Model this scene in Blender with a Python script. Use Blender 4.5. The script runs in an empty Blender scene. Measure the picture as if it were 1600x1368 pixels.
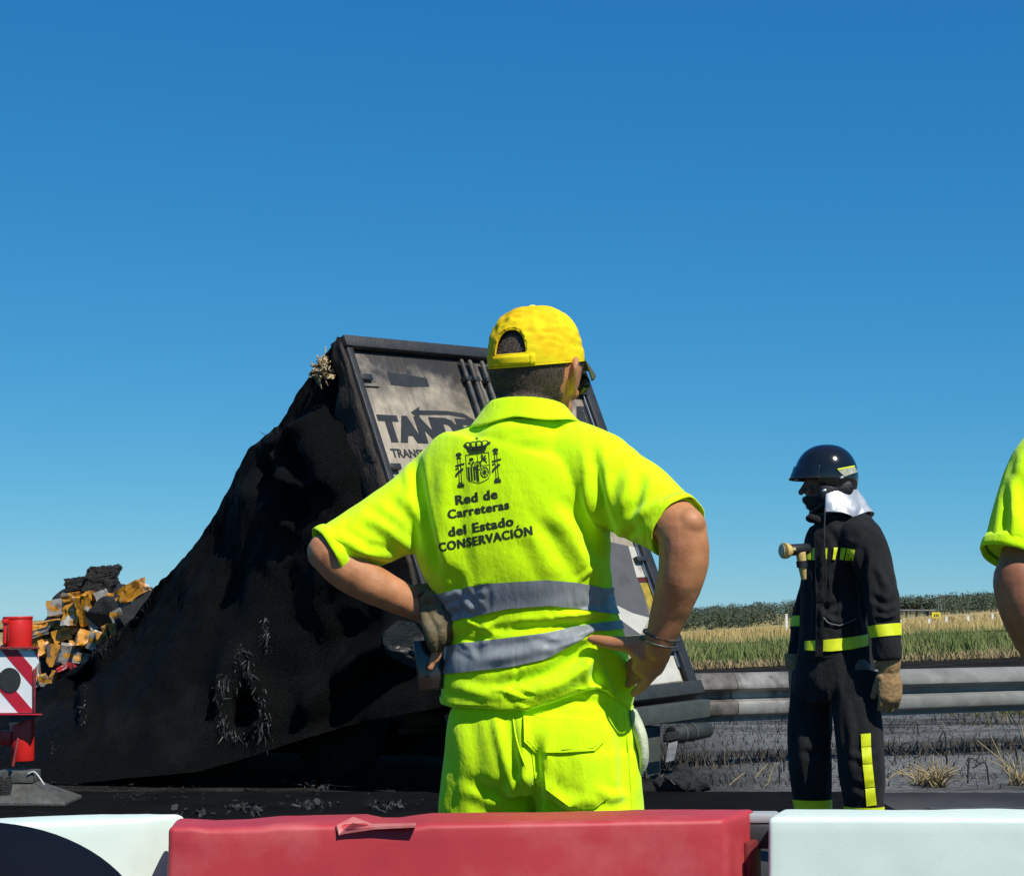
import bpy, bmesh, math, random
import numpy as np
from mathutils import Vector, noise
from mathutils.bvhtree import BVHTree
random.seed(7); rng = np.random.default_rng(7)
scene = bpy.context.scene
COL = scene.collection
R = math.radians

# ------------------------------------------------------------------ camera, sky, sun, exposure
F, HZ, CH = 3000.0, 954.0, 1.15                 # focal length in photo pixels, horizon row, eye height
PIT = math.atan((HZ - 684) / F)
cam_d = bpy.data.cameras.new('camera'); cam = bpy.data.objects.new('camera', cam_d); COL.objects.link(cam)
cam.location = (0, 0, CH); cam.rotation_euler = (R(90) + PIT, 0, 0)
cam_d.sensor_width = 36; cam_d.lens = 36 * F / 1600; cam_d.clip_start = 0.05; cam_d.clip_end = 9000
scene.camera = cam

SUN_EL, SUN_AZ = R(50), R(37)                   # azimuth measured from behind the camera towards the right
sdir = Vector((math.sin(SUN_AZ) * math.cos(SUN_EL), -math.cos(SUN_AZ) * math.cos(SUN_EL), math.sin(SUN_EL)))
world = bpy.data.worlds.new('World'); scene.world = world; world.use_nodes = True
nt = world.node_tree; nt.nodes.clear()
wo = nt.nodes.new('ShaderNodeOutputWorld'); bg = nt.nodes.new('ShaderNodeBackground')
sky = nt.nodes.new('ShaderNodeTexSky'); sky.sky_type = 'NISHITA'; sky.sun_disc = False
sky.sun_elevation = SUN_EL; sky.sun_rotation = math.atan2(sdir.x, sdir.y)
sky.air_density = 0.75; sky.dust_density = 0.0; sky.ozone_density = 6.0; sky.altitude = 1500
sc_ = nt.nodes.new('ShaderNodeSeparateColor'); cc_ = nt.nodes.new('ShaderNodeCombineColor'); nt.links.new(sky.outputs[0], sc_.inputs[0])
for i, (ex, k) in enumerate(((1.25, .245), (.70, 1.15), (.42, 2.5))):            # the camera's tone response to the sky, one curve per channel
    pw = nt.nodes.new('ShaderNodeMath'); pw.operation = 'POWER'; pw.inputs[1].default_value = ex; nt.links.new(sc_.outputs[i], pw.inputs[0])
    ml = nt.nodes.new('ShaderNodeMath'); ml.operation = 'MULTIPLY'; ml.inputs[1].default_value = k; nt.links.new(pw.outputs[0], ml.inputs[0]); nt.links.new(ml.outputs[0], cc_.inputs[i])
bg.inputs['Strength'].default_value = 0.107
nt.links.new(cc_.outputs[0], bg.inputs['Color']); nt.links.new(bg.outputs[0], wo.inputs[0])
sun_d = bpy.data.lights.new('sun', 'SUN'); sun = bpy.data.objects.new('sun', sun_d); COL.objects.link(sun)
sun_d.energy = 5.0; sun_d.angle = R(0.53); sun_d.color = (1, .955, .88)
sun.rotation_euler = sdir.to_track_quat('Z', 'Y').to_euler()
scene.view_settings.view_transform = 'Standard'; scene.view_settings.look = 'None'
scene.view_settings.exposure = 0.1; scene.view_settings.gamma = 1.0

# ------------------------------------------------------------------ pixel helpers
cp, sp = math.cos(PIT), math.sin(PIT)
def ray(px, py):
    x = (px - 800) / F; z = (684 - py) / F
    return np.array([x, cp - z * sp, sp + z * cp])
def W(px, py, Y):
    d = ray(px, py); return np.array([0, 0, CH]) + d * (Y / d[1])
def proj(P):
    P = np.asarray(P, float) - [0, 0, CH]
    y = P[..., 1] * cp + P[..., 2] * sp; z = -P[..., 1] * sp + P[..., 2] * cp
    return np.stack([800 + F * P[..., 0] / y, 684 - F * z / y], -1)
def onz(px, py, z):
    d = ray(px, py); return np.array([0, 0, CH]) + d * ((z - CH) / d[2])
V3 = lambda *a: np.array(a, float)
def nrm(v): v = np.asarray(v, float); return v / max(1e-9, np.linalg.norm(v))

# ------------------------------------------------------------------ materials
def mat(name, c1, c2=None, scale=8, rough=.6, bump=0, bscale=None, metal=0, spec=.5, detail=5, lo=.35, hi=.65,
        c3=None, scale3=1.5, lo3=.5, hi3=.65, sheen=0, rough2=None, trans=0, stretch=(1, 1, 1), coat=0, sss=0, bdist=.01):
    m = bpy.data.materials.new(name); m.use_nodes = True
    n, l = m.node_tree.nodes, m.node_tree.links
    b = n['Principled BSDF']; b.inputs['Metallic'].default_value = metal; b.inputs['Roughness'].default_value = rough
    b.inputs['Specular IOR Level'].default_value = spec; b.inputs['Sheen Weight'].default_value = sheen
    b.inputs['Coat Weight'].default_value = coat; b.inputs['Transmission Weight'].default_value = trans
    if sss: b.inputs['Subsurface Weight'].default_value = sss; b.inputs['Subsurface Radius'].default_value = (.01, .004, .002); b.inputs['Subsurface Scale'].default_value = 1
    tc = n.new('ShaderNodeTexCoord'); mp = n.new('ShaderNodeMapping'); mp.inputs['Scale'].default_value = stretch
    l.new(tc.outputs['Object'], mp.inputs['Vector'])
    def nz(s, d=detail):
        t = n.new('ShaderNodeTexNoise'); t.inputs['Scale'].default_value = s; t.inputs['Detail'].default_value = d
        t.inputs['Roughness'].default_value = .6; l.new(mp.outputs[0], t.inputs['Vector']); return t
    def ramp(src, a, bb):
        r = n.new('ShaderNodeMapRange'); r.inputs['From Min'].default_value = a; r.inputs['From Max'].default_value = bb
        l.new(src, r.inputs['Value']); return r
    if c2 is None: c2 = tuple(x * .8 for x in c1)
    t = nz(scale); r = ramp(t.outputs['Fac'], lo, hi)
    mx = n.new('ShaderNodeMix'); mx.data_type = 'RGBA'; l.new(r.outputs[0], mx.inputs[0])
    mx.inputs[6].default_value = (*c1, 1); mx.inputs[7].default_value = (*c2, 1); out = mx.outputs[2]
    if c3 is not None:
        t3 = nz(scale3, 7); r3 = ramp(t3.outputs['Fac'], lo3, hi3)
        m3 = n.new('ShaderNodeMix'); m3.data_type = 'RGBA'; l.new(r3.outputs[0], m3.inputs[0])
        l.new(out, m3.inputs[6]); m3.inputs[7].default_value = (*c3, 1); out = m3.outputs[2]
    l.new(out, b.inputs['Base Color'])
    if rough2 is not None:
        rr = n.new('ShaderNodeMapRange'); rr.inputs['From Min'].default_value = lo; rr.inputs['From Max'].default_value = hi
        rr.inputs['To Min'].default_value = rough; rr.inputs['To Max'].default_value = rough2
        l.new(t.outputs['Fac'], rr.inputs['Value']); l.new(rr.outputs[0], b.inputs['Roughness'])
    if bump:
        tb = nz(bscale or scale * 4, 4); bp = n.new('ShaderNodeBump'); bp.inputs['Strength'].default_value = bump
        bp.inputs['Distance'].default_value = bdist; l.new(tb.outputs['Fac'], bp.inputs['Height']); l.new(bp.outputs[0], b.inputs['Normal'])
    return m
M = {}
M['neon'] = mat('neon_fabric', (.64, .97, .003), (.58, .92, .004), 6, .9, .42, 42, spec=.1, sheen=.15, bdist=.007, stretch=(1, 1, .55), c3=(.55, .86, .006), scale3=14, lo3=.55, hi3=.75)
M['neon_trouser'] = mat('neon_trouser', (.67, .97, .003), (.60, .91, .004), 5, .88, .5, 36, spec=.12, sheen=.15, bdist=.008, stretch=(1, 1, .5), c3=(.56, .84, .008), scale3=12, lo3=.55, hi3=.75)
M['hivis'] = mat('hivis_tape', (.80, .86, .008), (.66, .74, .01), 30, .45, .3, 250, spec=.5)
M['silver_tape'] = mat('silver_tape', (.27, .29, .30), (.20, .22, .23), 10, .5, .35, 9, metal=.0, spec=.4, bdist=.012, stretch=(2.5, 2.5, .4))
M['skin'] = mat('skin', (.50, .225, .10), (.40, .165, .068), 22, .5, .35, 260, spec=.4, sss=.12, c3=(.53, .215, .115), scale3=12, lo3=.55, hi3=.75, bdist=.002)
M['skin2'] = mat('skin_tanned', (.34, .14, .075), (.27, .10, .05), 22, .5, .35, 260, spec=.4, sss=.12, bdist=.002)
M['skin3'] = mat('skin_olive', (.22, .11, .07), (.17, .08, .05), 22, .55, .3, 260, spec=.35, sss=.1, bdist=.002)
M['hair'] = mat('hair', (.040, .031, .024), (.13, .095, .07), 420, .75, .6, 700, spec=.3, bdist=.003, c3=(.15, .10, .07), scale3=9, lo3=.5, hi3=.8)
M['beard'] = mat('beard', (.02, .016, .012), (.045, .035, .028), 200, .8, .5, 500)
M['black_print'] = mat('black_print', (.016, .028, .008), (.024, .036, .01), 60, .7)
M['button'] = mat('cap_button', (.8, .72, .08), None, 40, .7)
M['cap'] = mat('cap_cotton', (.86, .69, .008), (.80, .62, .008), 9, .8, .3, 420, spec=.2, c3=(.80, .50, .004), scale3=9, lo3=.5, hi3=.6, bdist=.003)
M['cap_under'] = mat('cap_visor_lining', (.09, .10, .05), None, 9, .8)
M['dark_lens'] = mat('dark_lens', (.012, .02, .025), None, 9, .12, spec=.8)
M['glove'] = mat('olive_leather', (.15, .115, .055), (.085, .066, .034), 40, .7, .5, 160, bdist=.004)
M['tan_glove'] = mat('tan_leather', (.36, .22, .09), (.24, .145, .06), 45, .75, .5, 120, bdist=.006)
M['steel_band'] = mat('bracelet', (.10, .095, .085), (.04, .04, .035), 90, .45, metal=.4)
M['phone'] = mat('phone_glass', (.022, .016, .014), None, 9, .12, spec=.6)
M['white_cloth'] = mat('white_cloth', (.55, .58, .42), (.42, .46, .30), 30, .85, .4, 200)
M['turnout'] = mat('turnout_fabric', (.010, .0105, .0115), (.017, .0175, .0185), 14, .9, .6, 34, spec=.15, sheen=.05, bdist=.014, stretch=(1, 1, .6))
M['helmet'] = mat('helmet_shell', (.006, .0065, .007), (.01, .01, .01), 20, .13, spec=.55, coat=.4)
M['helmet_dark'] = mat('helmet_padding', (.010, .010, .011), None, 30, .5, .3, 100)
M['foil'] = mat('aluminised_cape', (.62, .64, .66), (.40, .41, .42), 9, .42, .25, 14, metal=.5, bdist=.02)
M['pale_strip'] = mat('pale_reflector', (.50, .52, .38), (.28, .30, .22), 60, .4)
M['torch_y'] = mat('torch_yellow', (.62, .45, .16), (.5, .34, .1), 30, .5)
M['black_plastic'] = mat('black_plastic', (.016, .016, .016), None, 20, .45)
M['boot'] = mat('boot_leather', (.015, .014, .013), None, 20, .5, .3, 80)
M['white_plastic'] = mat('white_plastic', (.67, .77, .68), (.62, .72, .64), 5, .55, .10, 220, spec=.4, c3=(.52, .60, .56), scale3=3, lo3=.58, hi3=.8, bdist=.002)
M['red_plastic'] = mat('red_plastic', (.47, .040, .050), (.40, .032, .042), 6, .55, .10, 220, spec=.4, c3=(.52, .11, .11), scale3=3.5, lo3=.55, hi3=.75, bdist=.002)
M['red_paint'] = mat('red_paint', (.62, .018, .014), (.52, .016, .012), 14, .38, .1, 40, spec=.5, c3=(.30, .02, .015), scale3=9, lo3=.62, hi3=.75)
M['rusty_red'] = mat('rusty_red', (.25, .02, .018), (.12, .018, .015), 30, .6, .4, 90)
M['board_white'] = mat('board_white', (.72, .77, .77), (.66, .72, .72), 8, .4)
M['board_red'] = mat('board_red', (.46, .012, .03), (.40, .012, .026), 8, .4)
M['lamp_black'] = mat('lamp_black', (.020, .022, .021), (.028, .03, .028), 30, .5)
M['grey_steel'] = mat('grey_steel', (.085, .09, .08), (.05, .054, .048), 25, .6, .4, 80, c3=(.05, .045, .035), scale3=10)
M['burnt'] = mat('burnt_tarpaulin', (.0014, .0016, .0016), (.0055, .0060, .0058), 75, .75, 1.0, 110, spec=.08, rough2=.5, c3=(.014, .0145, .0142), scale3=1.7, lo3=.52, hi3=.80, bdist=.02)  # grey patches and pale grain paint the lit sheen into the tarpaulin's colour
M['char'] = mat('charred_debris', (.006, .006, .006), (.018, .017, .016), 25, .7, .8, 90, bdist=.03)
M['fray'] = mat('frayed_film', (.02, .022, .022), (.07, .075, .075), 60, .5, spec=.3)
M['burnt_wood'] = mat('burnt_plywood', (.03, .018, .010), (.012, .009, .007), 9, .75, .7, 60, c3=(.085, .055, .03), scale3=7, lo3=.62, hi3=.75, stretch=(1, 1, .35), bdist=.02)
M['insul'] = mat('torn_insulation', (.55, .44, .25), (.20, .13, .06), 30, .9, .5, 60)
M['frame'] = mat('scorched_frame', (.016, .017, .017), (.028, .028, .027), 10, .5, .3, 60, c3=(.06, .055, .05), scale3=12, lo3=.62, hi3=.75)
M['rod'] = mat('lock_rod', (.10, .09, .075), (.035, .032, .027), 9, .7, metal=.0)
M['chassis'] = mat('chassis_steel', (.030, .034, .030), (.016, .018, .016), 12, .6, .4, 60)
M['bumper'] = mat('bumper_steel', (.062, .072, .062), (.04, .046, .04), 9, .6, .35, 60)
M['galv'] = mat('galvanised', (.20, .205, .19), (.13, .132, .122), 7, .75, .2, 60, metal=.0, spec=.3, stretch=(.25, 1, 1), c3=(.12, .12, .11), scale3=2.2, lo3=.62, hi3=.8)
M['galv_burnt'] = mat('galvanised_scorched', (.20, .18, .15), (.05, .045, .04), 5, .6, .3, 60, metal=.25, c3=(.03, .03, .03), scale3=3, lo3=.45, hi3=.6)
M['door_white'] = None
M['door_grey'] = mat('door_grey_print', (.10, .098, .095), (.085, .083, .08), 6, .5, c3=(.06, .058, .054), scale3=4, lo3=.6, hi3=.8)
M['door_pale'] = mat('door_pale_print', (.52, .50, .43), (.44, .42, .36), 6, .5, c3=(.22, .20, .17), scale3=7, lo3=.6, hi3=.8)
M['door_letter'] = mat('door_letter', (.012, .014, .016), (.022, .023, .024), 12, .6, c3=(.04, .038, .035), scale3=10, lo3=.6, hi3=.8)
M['marker_yellow'] = mat('marker_yellow', (.42, .31, .035), (.26, .18, .03), 20, .4)
M['marker_red'] = mat('marker_red', (.12, .02, .015), (.07, .015, .01), 20, .4)
M['asphalt'] = mat('asphalt', (.085, .084, .08), (.062, .061, .058), 1.2, .9, spec=.12, bump=.8, bscale=90, c3=(.035, .035, .034), scale3=.35, lo3=.45, hi3=.6, detail=8, bdist=.02)
M['burnt_ground'] = None
M['wheat'] = mat('ripe_wheat', (.46, .34, .13), (.36, .26, .10), .8, .9, .6, 5, c3=(.26, .23, .10), scale3=.03, lo3=.52, hi3=.7)
M['wheat_blade'] = mat('wheat_stalk', (.45, .34, .14), (.34, .27, .10), .9, .85)
M['crop_green'] = mat('crop_leaf', (.11, .17, .035), (.20, .22, .07), .9, .8, c3=(.32, .27, .11), scale3=.35, lo3=.55, hi3=.7)
M['scrub'] = mat('scrub_leaf', (.055, .06, .012), (.10, .085, .02), 2, .85)
M['straw'] = mat('dry_straw', (.38, .29, .135), (.22, .17, .08), 6, .8)
M['burnt_stalk'] = mat('burnt_stalk', (.012, .012, .011), None, 6, .8)
M['leaf'] = mat('far_leaf', (.060, .080, .052), (.070, .090, .058), .12, .9, c3=(.050, .060, .020), scale3=.04)  # distance haze is put into the leaf colour: paler, bluer, low contrast
M['trunk'] = mat('trunk', (.05, .04, .03), None, 1, .9)
M['post_white'] = mat('marker_post', (.75, .75, .72), None, 3, .6)
M['sign_yellow'] = mat('sign_yellow', (.75, .62, .02), None, 3, .6)
M['navy'] = mat('navy_car_paint', (.002, .004, .009), (.003, .005, .011), 5, .85, spec=.1)
M['mirror'] = mat('mirror_glass', (.5, .52, .55), None, 5, .05, metal=1)

# ------------------------------------------------------------------ mesh helpers
def link(name, me, m=None, parent=None):
    o = bpy.data.objects.new(name, me); COL.objects.link(o)
    if m is not None and len(me.materials) == 0: me.materials.append(m if not isinstance(m, str) else M[m])
    if parent is not None: o.parent = parent
    return o
def tag(o, label, cat, group=None, kind=None):
    if label: o['label'] = label
    if cat: o['category'] = cat
    if group: o['group'] = group
    if kind: o['kind'] = kind
    return o
def thing(name, loc, label, cat, group=None):
    o = bpy.data.objects.new(name, None); COL.objects.link(o); o.location = tuple(loc); o.empty_display_size = .1
    return tag(o, label, cat, group)
def base_of(parent):
    b = np.zeros(3)
    while parent is not None: b += np.array(parent.location); parent = parent.parent
    return b
def put(name, vf, m, parent=None, smooth=True, loc=None):
    """mesh object from world-space (verts, faces); its origin is the parent's base, or loc"""
    v, f = np.asarray(vf[0], float), vf[1]
    b = base_of(parent) if loc is None else np.asarray(loc, float)
    me = bpy.data.meshes.new(name); me.from_pydata((v - b).tolist(), [], [list(map(int, q)) for q in f])
    me.validate(); 
    if smooth is True: me.shade_smooth()
    elif smooth:
        me.shade_smooth(); me.set_sharp_from_angle(angle=R(smooth))
    o = link(name, me, m, parent)
    if parent is None and loc is not None: o.location = tuple(loc)
    return o
def merge(*parts):
    V, Fc, k = [], [], 0
    for v, f in parts:
        V.append(np.asarray(v, float)); Fc += [tuple(i + k for i in q) for q in f]; k += len(v)
    return np.concatenate(V), Fc
def spline(pts, k=6):
    P = np.asarray(pts, float); n = len(P); out = []
    for i in range(n - 1):
        p0, p1, p2, p3 = P[max(i - 1, 0)], P[i], P[i + 1], P[min(i + 2, n - 1)]
        for t in np.arange(k) / k:
            out.append(.5 * (2 * p1 + (p2 - p0) * t + (2 * p0 - 5 * p1 + 4 * p2 - p3) * t * t + (3 * p1 - p0 - 3 * p2 + p3) * t ** 3))
    out.append(P[-1]); return np.array(out)
def tube(pts, rad, n=20, ref=(0, 1, 0), k=4, rnd=True, sq=2.0, caps=True):
    """tapered tube along pts; rad per point: r or (a along ref, b across)"""
    P = np.asarray(pts, float); rad = np.array([(r, r) if np.isscalar(r) else r for r in rad], float)
    if k > 1 and len(P) > 2:
        both = spline(np.hstack([P, rad]), k); P, rad = both[:, :3], both[:, 3:]
    T = np.gradient(P, axis=0); T /= np.linalg.norm(T, axis=1)[:, None] + 1e-12
    if rnd:
        e0 = [(P[0] - T[0] * rad[0].mean() * s, rad[0] * c, T[0]) for s, c in ((.95, .3), (.75, .66), (.4, .92))]
        e1 = [(P[-1] + T[-1] * rad[-1].mean() * s, rad[-1] * c, T[-1]) for s, c in ((.4, .92), (.75, .66), (.95, .3))]
        P = np.vstack([[x[0] for x in e0], P, [x[0] for x in e1]]); rad = np.vstack([[x[1] for x in e0], rad, [x[1] for x in e1]])
        T = np.vstack([[x[2] for x in e0], T, [x[2] for x in e1]])
    a = np.linspace(0, 2 * math.pi, n, endpoint=False); V = []
    ca, sa = np.cos(a), np.sin(a)
    if sq != 2: ca, sa = np.sign(ca) * np.abs(ca) ** (2 / sq), np.sign(sa) * np.abs(sa) ** (2 / sq)
    ref = nrm(ref)
    for p, t, r in zip(P, T, rad):
        rf = ref if abs(ref @ t) < .98 else V3(1, 0, 0) if abs(t[0]) < .9 else V3(0, 0, 1)
        U = nrm(rf - t * (rf @ t)); Vv = np.cross(t, U)
        V.append(p + np.outer(ca * r[0], U) + np.outer(sa * r[1], Vv))
    m = len(P); V = np.vstack(V); Fc = []
    for i in range(m - 1):
        for j in range(n):
            j2 = (j + 1) % n; Fc.append((i * n + j, i * n + j2, (i + 1) * n + j2, (i + 1) * n + j))
    if caps: Fc.append(tuple(range(n - 1, -1, -1))); Fc.append(tuple(range((m - 1) * n, m * n)))
    return V, Fc
def ellip(c, ax, n=24, m=14):
    """ellipsoid: ax = 3 axis vectors (scaled)"""
    ax = np.asarray(ax, float); V = []; Fc = []
    for i in range(m + 1):
        t = math.pi * i / m; t = min(max(t, .02), math.pi - .02)
        for j in range(n):
            p = 2 * math.pi * j / n
            V.append(np.asarray(c) + ax[0] * math.sin(t) * math.cos(p) + ax[1] * math.sin(t) * math.sin(p) + ax[2] * math.cos(t))
    for i in range(m):
        for j in range(n):
            j2 = (j + 1) % n; Fc.append((i * n + j, (i + 1) * n + j, (i + 1) * n + j2, i * n + j2))
    Fc.append(tuple(range(n))); Fc.append(tuple(range((m + 1) * n - 1, m * n - 1, -1)))
    return np.array(V), Fc
def box(c, ax):
    """box with centre c and three half-axis vectors"""
    ax = np.asarray(ax, float); c = np.asarray(c, float)
    V = [c + i * ax[0] + j * ax[1] + k * ax[2] for k in (-1, 1) for j in (-1, 1) for i in (-1, 1)]
    return np.array(V), [(0, 2, 3, 1), (4, 5, 7, 6), (0, 1, 5, 4), (2, 6, 7, 3), (0, 4, 6, 2), (1, 3, 7, 5)]
def apply_mods(vf, mods):
    me = bpy.data.meshes.new('t'); me.from_pydata(np.asarray(vf[0]).tolist(), [], [list(map(int, q)) for q in vf[1]]); me.validate()
    o = bpy.data.objects.new('t', me); COL.objects.link(o)
    for typ, kw in mods:
        md = o.modifiers.new(typ, typ)
        for k, v in kw.items(): setattr(md, k, v)
    dg = bpy.context.evaluated_depsgraph_get(); e = o.evaluated_get(dg); m2 = e.to_mesh()
    v = np.empty(len(m2.vertices) * 3); m2.vertices.foreach_get('co', v); v = v.reshape(-1, 3)
    f = [tuple(p.vertices) for p in m2.polygons]
    e.to_mesh_clear(); bpy.data.objects.remove(o); bpy.data.meshes.remove(me)
    us = np.unique(np.concatenate([np.array(q) for q in f])) if len(f) else np.arange(0)
    if len(us) < len(v):
        mp = np.full(len(v), -1); mp[us] = np.arange(len(us)); v = v[us]; f = [tuple(mp[list(q)]) for q in f]
    return v, f
def bevel(vf, w, seg=2): return apply_mods(vf, [('BEVEL', dict(width=w, segments=seg, limit_method='ANGLE', angle_limit=R(30)))])
def fuse(parts, voxel, it=6):
    # each part gets outward normals from its own winding; Remesh unions the volumes
    bm = bmesh.new(); v, f = merge(*parts)
    vs = [bm.verts.new(p) for p in v]
    for q in f:
        try: bm.faces.new([vs[i] for i in q])
        except ValueError: pass
    bmesh.ops.recalc_face_normals(bm, faces=bm.faces)
    bm.verts.index_update(); V = np.array([x.co[:] for x in bm.verts]); Fc = [tuple(x.index for x in q.verts) for q in bm.faces]; bm.free()
    v, f = apply_mods((V, Fc), [('REMESH', dict(mode='VOXEL', voxel_size=voxel, adaptivity=0)), ('SMOOTH', dict(factor=.5, iterations=it))])
    q = np.array([(t + (t[-1],))[:4] if len(t) < 4 else t[:4] for t in f]); lab = np.arange(len(v))      # keep only the largest connected surface
    for _ in range(400):
        m = lab[q].min(1); new = lab.copy()
        for k in range(4): np.minimum.at(new, q[:, k], m)
        new = new[new]
        if (new == lab).all(): break
        lab = new
    ids, cnt = np.unique(lab, return_counts=True)
    if len(ids) > 1:
        big = ids[cnt.argmax()]; keep = lab == big; mp = np.cumsum(keep) - 1; f = [tuple(mp[list(t)]) for t in f if keep[t[0]]]; v = v[keep]
    return v, f
def normals(v, f):
    q = np.array([(a + (a[-1],))[:4] if len(a) < 4 else a[:4] for a in f])
    n = np.cross(v[q[:, 2]] - v[q[:, 0]], v[q[:, 3]] - v[q[:, 1]]); N = np.zeros_like(v)
    tri = q[:, 2] == q[:, 3]
    if tri.any(): n[tri] = np.cross(v[q[tri, 1]] - v[q[tri, 0]], v[q[tri, 2]] - v[q[tri, 0]])
    for k in range(4): np.add.at(N, q[:, k], n)
    return N / (np.linalg.norm(N, axis=1)[:, None] + 1e-12)
def bvh(vf): return BVHTree.FromPolygons([tuple(p) for p in vf[0]], [tuple(q) for q in vf[1]])
def fbm(P, s, off=0):
    return np.array([noise.noise(Vector((p[0] * s[0] + off, p[1] * s[1], p[2] * s[2] - off))) for p in P])
def seg_dist(p, poly):
    """2D distance of points p to a polyline, with the parameter 0..1 of the nearest point"""
    poly = np.asarray(poly, float); L = np.linalg.norm(np.diff(poly, axis=0), axis=1); tot = L.sum(); acc = 0
    best = np.full(len(p), 1e9); par = np.zeros(len(p)); side = np.zeros(len(p))
    for a, b, l in zip(poly[:-1], poly[1:], L):
        d = (b - a) / (l * l); t = np.clip((p - a) @ d, 0, 1); q = a + t[:, None] * (b - a); e = p - q
        ds = np.linalg.norm(e, axis=1); m = ds < best; best[m] = ds[m]; par[m] = (acc + t[m] * l) / tot
        side[m] = np.sign((b - a)[0] * e[m, 1] - (b - a)[1] * e[m, 0]); acc += l
    return best, par, side
def fold(vf, folds, off=(0, 0)):
    """press or raise cloth folds along photo-traced lines: (polyline px, amplitude m, width px)"""
    v, f = vf; N = normals(v, f); px = proj(v); front = np.einsum('ij,ij->i', N, nrm([0, -1, 0]) + 0 * N)
    wgt = np.clip(front * 2.5 + .3, 0, 1); dsp = np.zeros(len(v))
    for pl, amp, wd in folds:
        pl = np.asarray(pl, float) + off; d, t, s = seg_dist(px, pl)
        tap = np.clip(np.sin(np.pi * np.clip(t, 0.02, .98)) * 1.6, 0, 1)
        x = d / wd; prof = np.exp(-x ** 2 * 1.2) - .45 * np.exp(-(x - 1.7) ** 2 * 1.6)   # a ridge beside a furrow
        dsp += amp * prof * tap
    return v + N * (dsp * wgt)[:, None], f
def subdiv2d(vf, L):
    """triangulate 2-D polygons and split long edges"""
    bm = bmesh.new(); vs = [bm.verts.new((p[0], p[1], 0)) for p in vf[0]]
    for q in vf[1]:
        try: bm.faces.new([vs[i] for i in q])
        except ValueError: pass
    bmesh.ops.triangulate(bm, faces=bm.faces[:])
    for _ in range(7):
        e = [x for x in bm.edges if x.calc_length() > L]
        if not e: break
        bmesh.ops.subdivide_edges(bm, edges=e, cuts=1); bmesh.ops.triangulate(bm, faces=[x for x in bm.faces if len(x.verts) > 3])
    bm.verts.index_update(); v = np.array([x.co[:2] for x in bm.verts]); f = [tuple(x.index for x in q.verts) for q in bm.faces]
    bd = [tuple(x.index for x in e.verts) for e in bm.edges if e.is_boundary]; bm.free(); return v, f, bd
def lay(poly, tree, off=.0015, th=0.0, L=8, vf=None, fallY=None):
    """lay a flat px shape on a surface (by its BVH), as a skin `off` above it, or a slab with sides when th>0"""
    if vf is None: vf = (poly, [tuple(range(len(poly)))])
    v, f, bd = subdiv2d(vf, L); P = []; o = Vector((0, 0, CH)); last = None; ok = []
    for p in v:
        d = Vector(ray(*p)).normalized(); h = tree.ray_cast(o, d)
        if h[0] is not None: last = h[3]
        ok.append(h[0] is not None)
        dd = h[3] if h[0] is not None else (last or fallY or 4)
        P.append((np.array(o + d * (dd - off - th)), np.array(o + d * (dd + .004))))
    f = [q for q in f if all(ok[i] for i in q)]
    A = np.array([p[0] for p in P]); 
    if th <= 0: res = A, f
    else:
        B = np.array([p[1] for p in P]); n = len(A); F2 = list(f)
        for a, b in bd:
            if ok[a] and ok[b]: F2.append((a, b, b + n, a + n))
        res = np.vstack([A, B]), F2
    bm = bmesh.new(); vs = [bm.verts.new(p) for p in res[0]]
    for q in res[1]: bm.faces.new([vs[i] for i in q])
    bmesh.ops.recalc_face_normals(bm, faces=bm.faces); 
    bmesh.ops.delete(bm, geom=[x for x in bm.verts if not x.link_faces], context='VERTS'); bm.verts.index_update()
    V = np.array([x.co[:] for x in bm.verts]); Fc = [tuple(x.index for x in q.verts) for q in bm.faces]; bm.free()
    N = normals(V, Fc); c = np.einsum('ij,ij->i', N[:len(V)], V - [0, 0, CH])
    if np.mean(c) > 0: Fc = [q[::-1] for q in Fc]
    return V, Fc
def ring_band(tree, C, axis, ref, h0, h1, off=.002, n=72, m=4, Rr=.5):
    """a tape wound round a limb or trunk: h0/h1 numbers or functions of the point's photo x"""
    axis = nrm(axis); U = nrm(np.asarray(ref) - axis * (np.asarray(ref) @ axis)); Vv = np.cross(axis, U); V = []; Fc = []
    C = np.asarray(C, float)
    for j in range(n):
        a = 2 * math.pi * j / n; d = U * math.cos(a) + Vv * math.sin(a)
        def hit(h):
            s = C + axis * h + d * Rr; r = tree.ray_cast(Vector(s), Vector(-d), Rr)
            return (np.array(r[0]) if r[0] is not None else C + axis * h + d * .06) + d * off
        lo, hi = h0, h1
        if callable(h0):
            p = hit(0); 
            for _ in range(2):
                x = proj(p)[0]; lo, hi = h0(x, p[1]), h1(x, p[1]); p = hit((lo + hi) / 2)
        for k in range(m + 1): V.append(hit(lo + (hi - lo) * k / m))
    for j in range(n):
        for k in range(m):
            j2 = (j + 1) % n; Fc.append((j * (m + 1) + k, j2 * (m + 1) + k, j2 * (m + 1) + k + 1, j * (m + 1) + k + 1))
    return np.array(V), Fc
def text2d(s, size=1.0, bold=.03, spacing=1.0):
    cu = bpy.data.curves.new('t', 'FONT'); cu.body = s; cu.size = size; cu.offset = bold; cu.resolution_u = 3; cu.space_character = spacing
    o = bpy.data.objects.new('t', cu); COL.objects.link(o); bpy.context.view_layer.update()
    dg = bpy.context.evaluated_depsgraph_get(); me = o.evaluated_get(dg).to_mesh()
    v = np.array([x.co[:2] for x in me.vertices]); f = [tuple(p.vertices) for p in me.polygons]
    o.evaluated_get(dg).to_mesh_clear(); bpy.data.objects.remove(o); bpy.data.curves.remove(cu)
    return v, f
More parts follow.
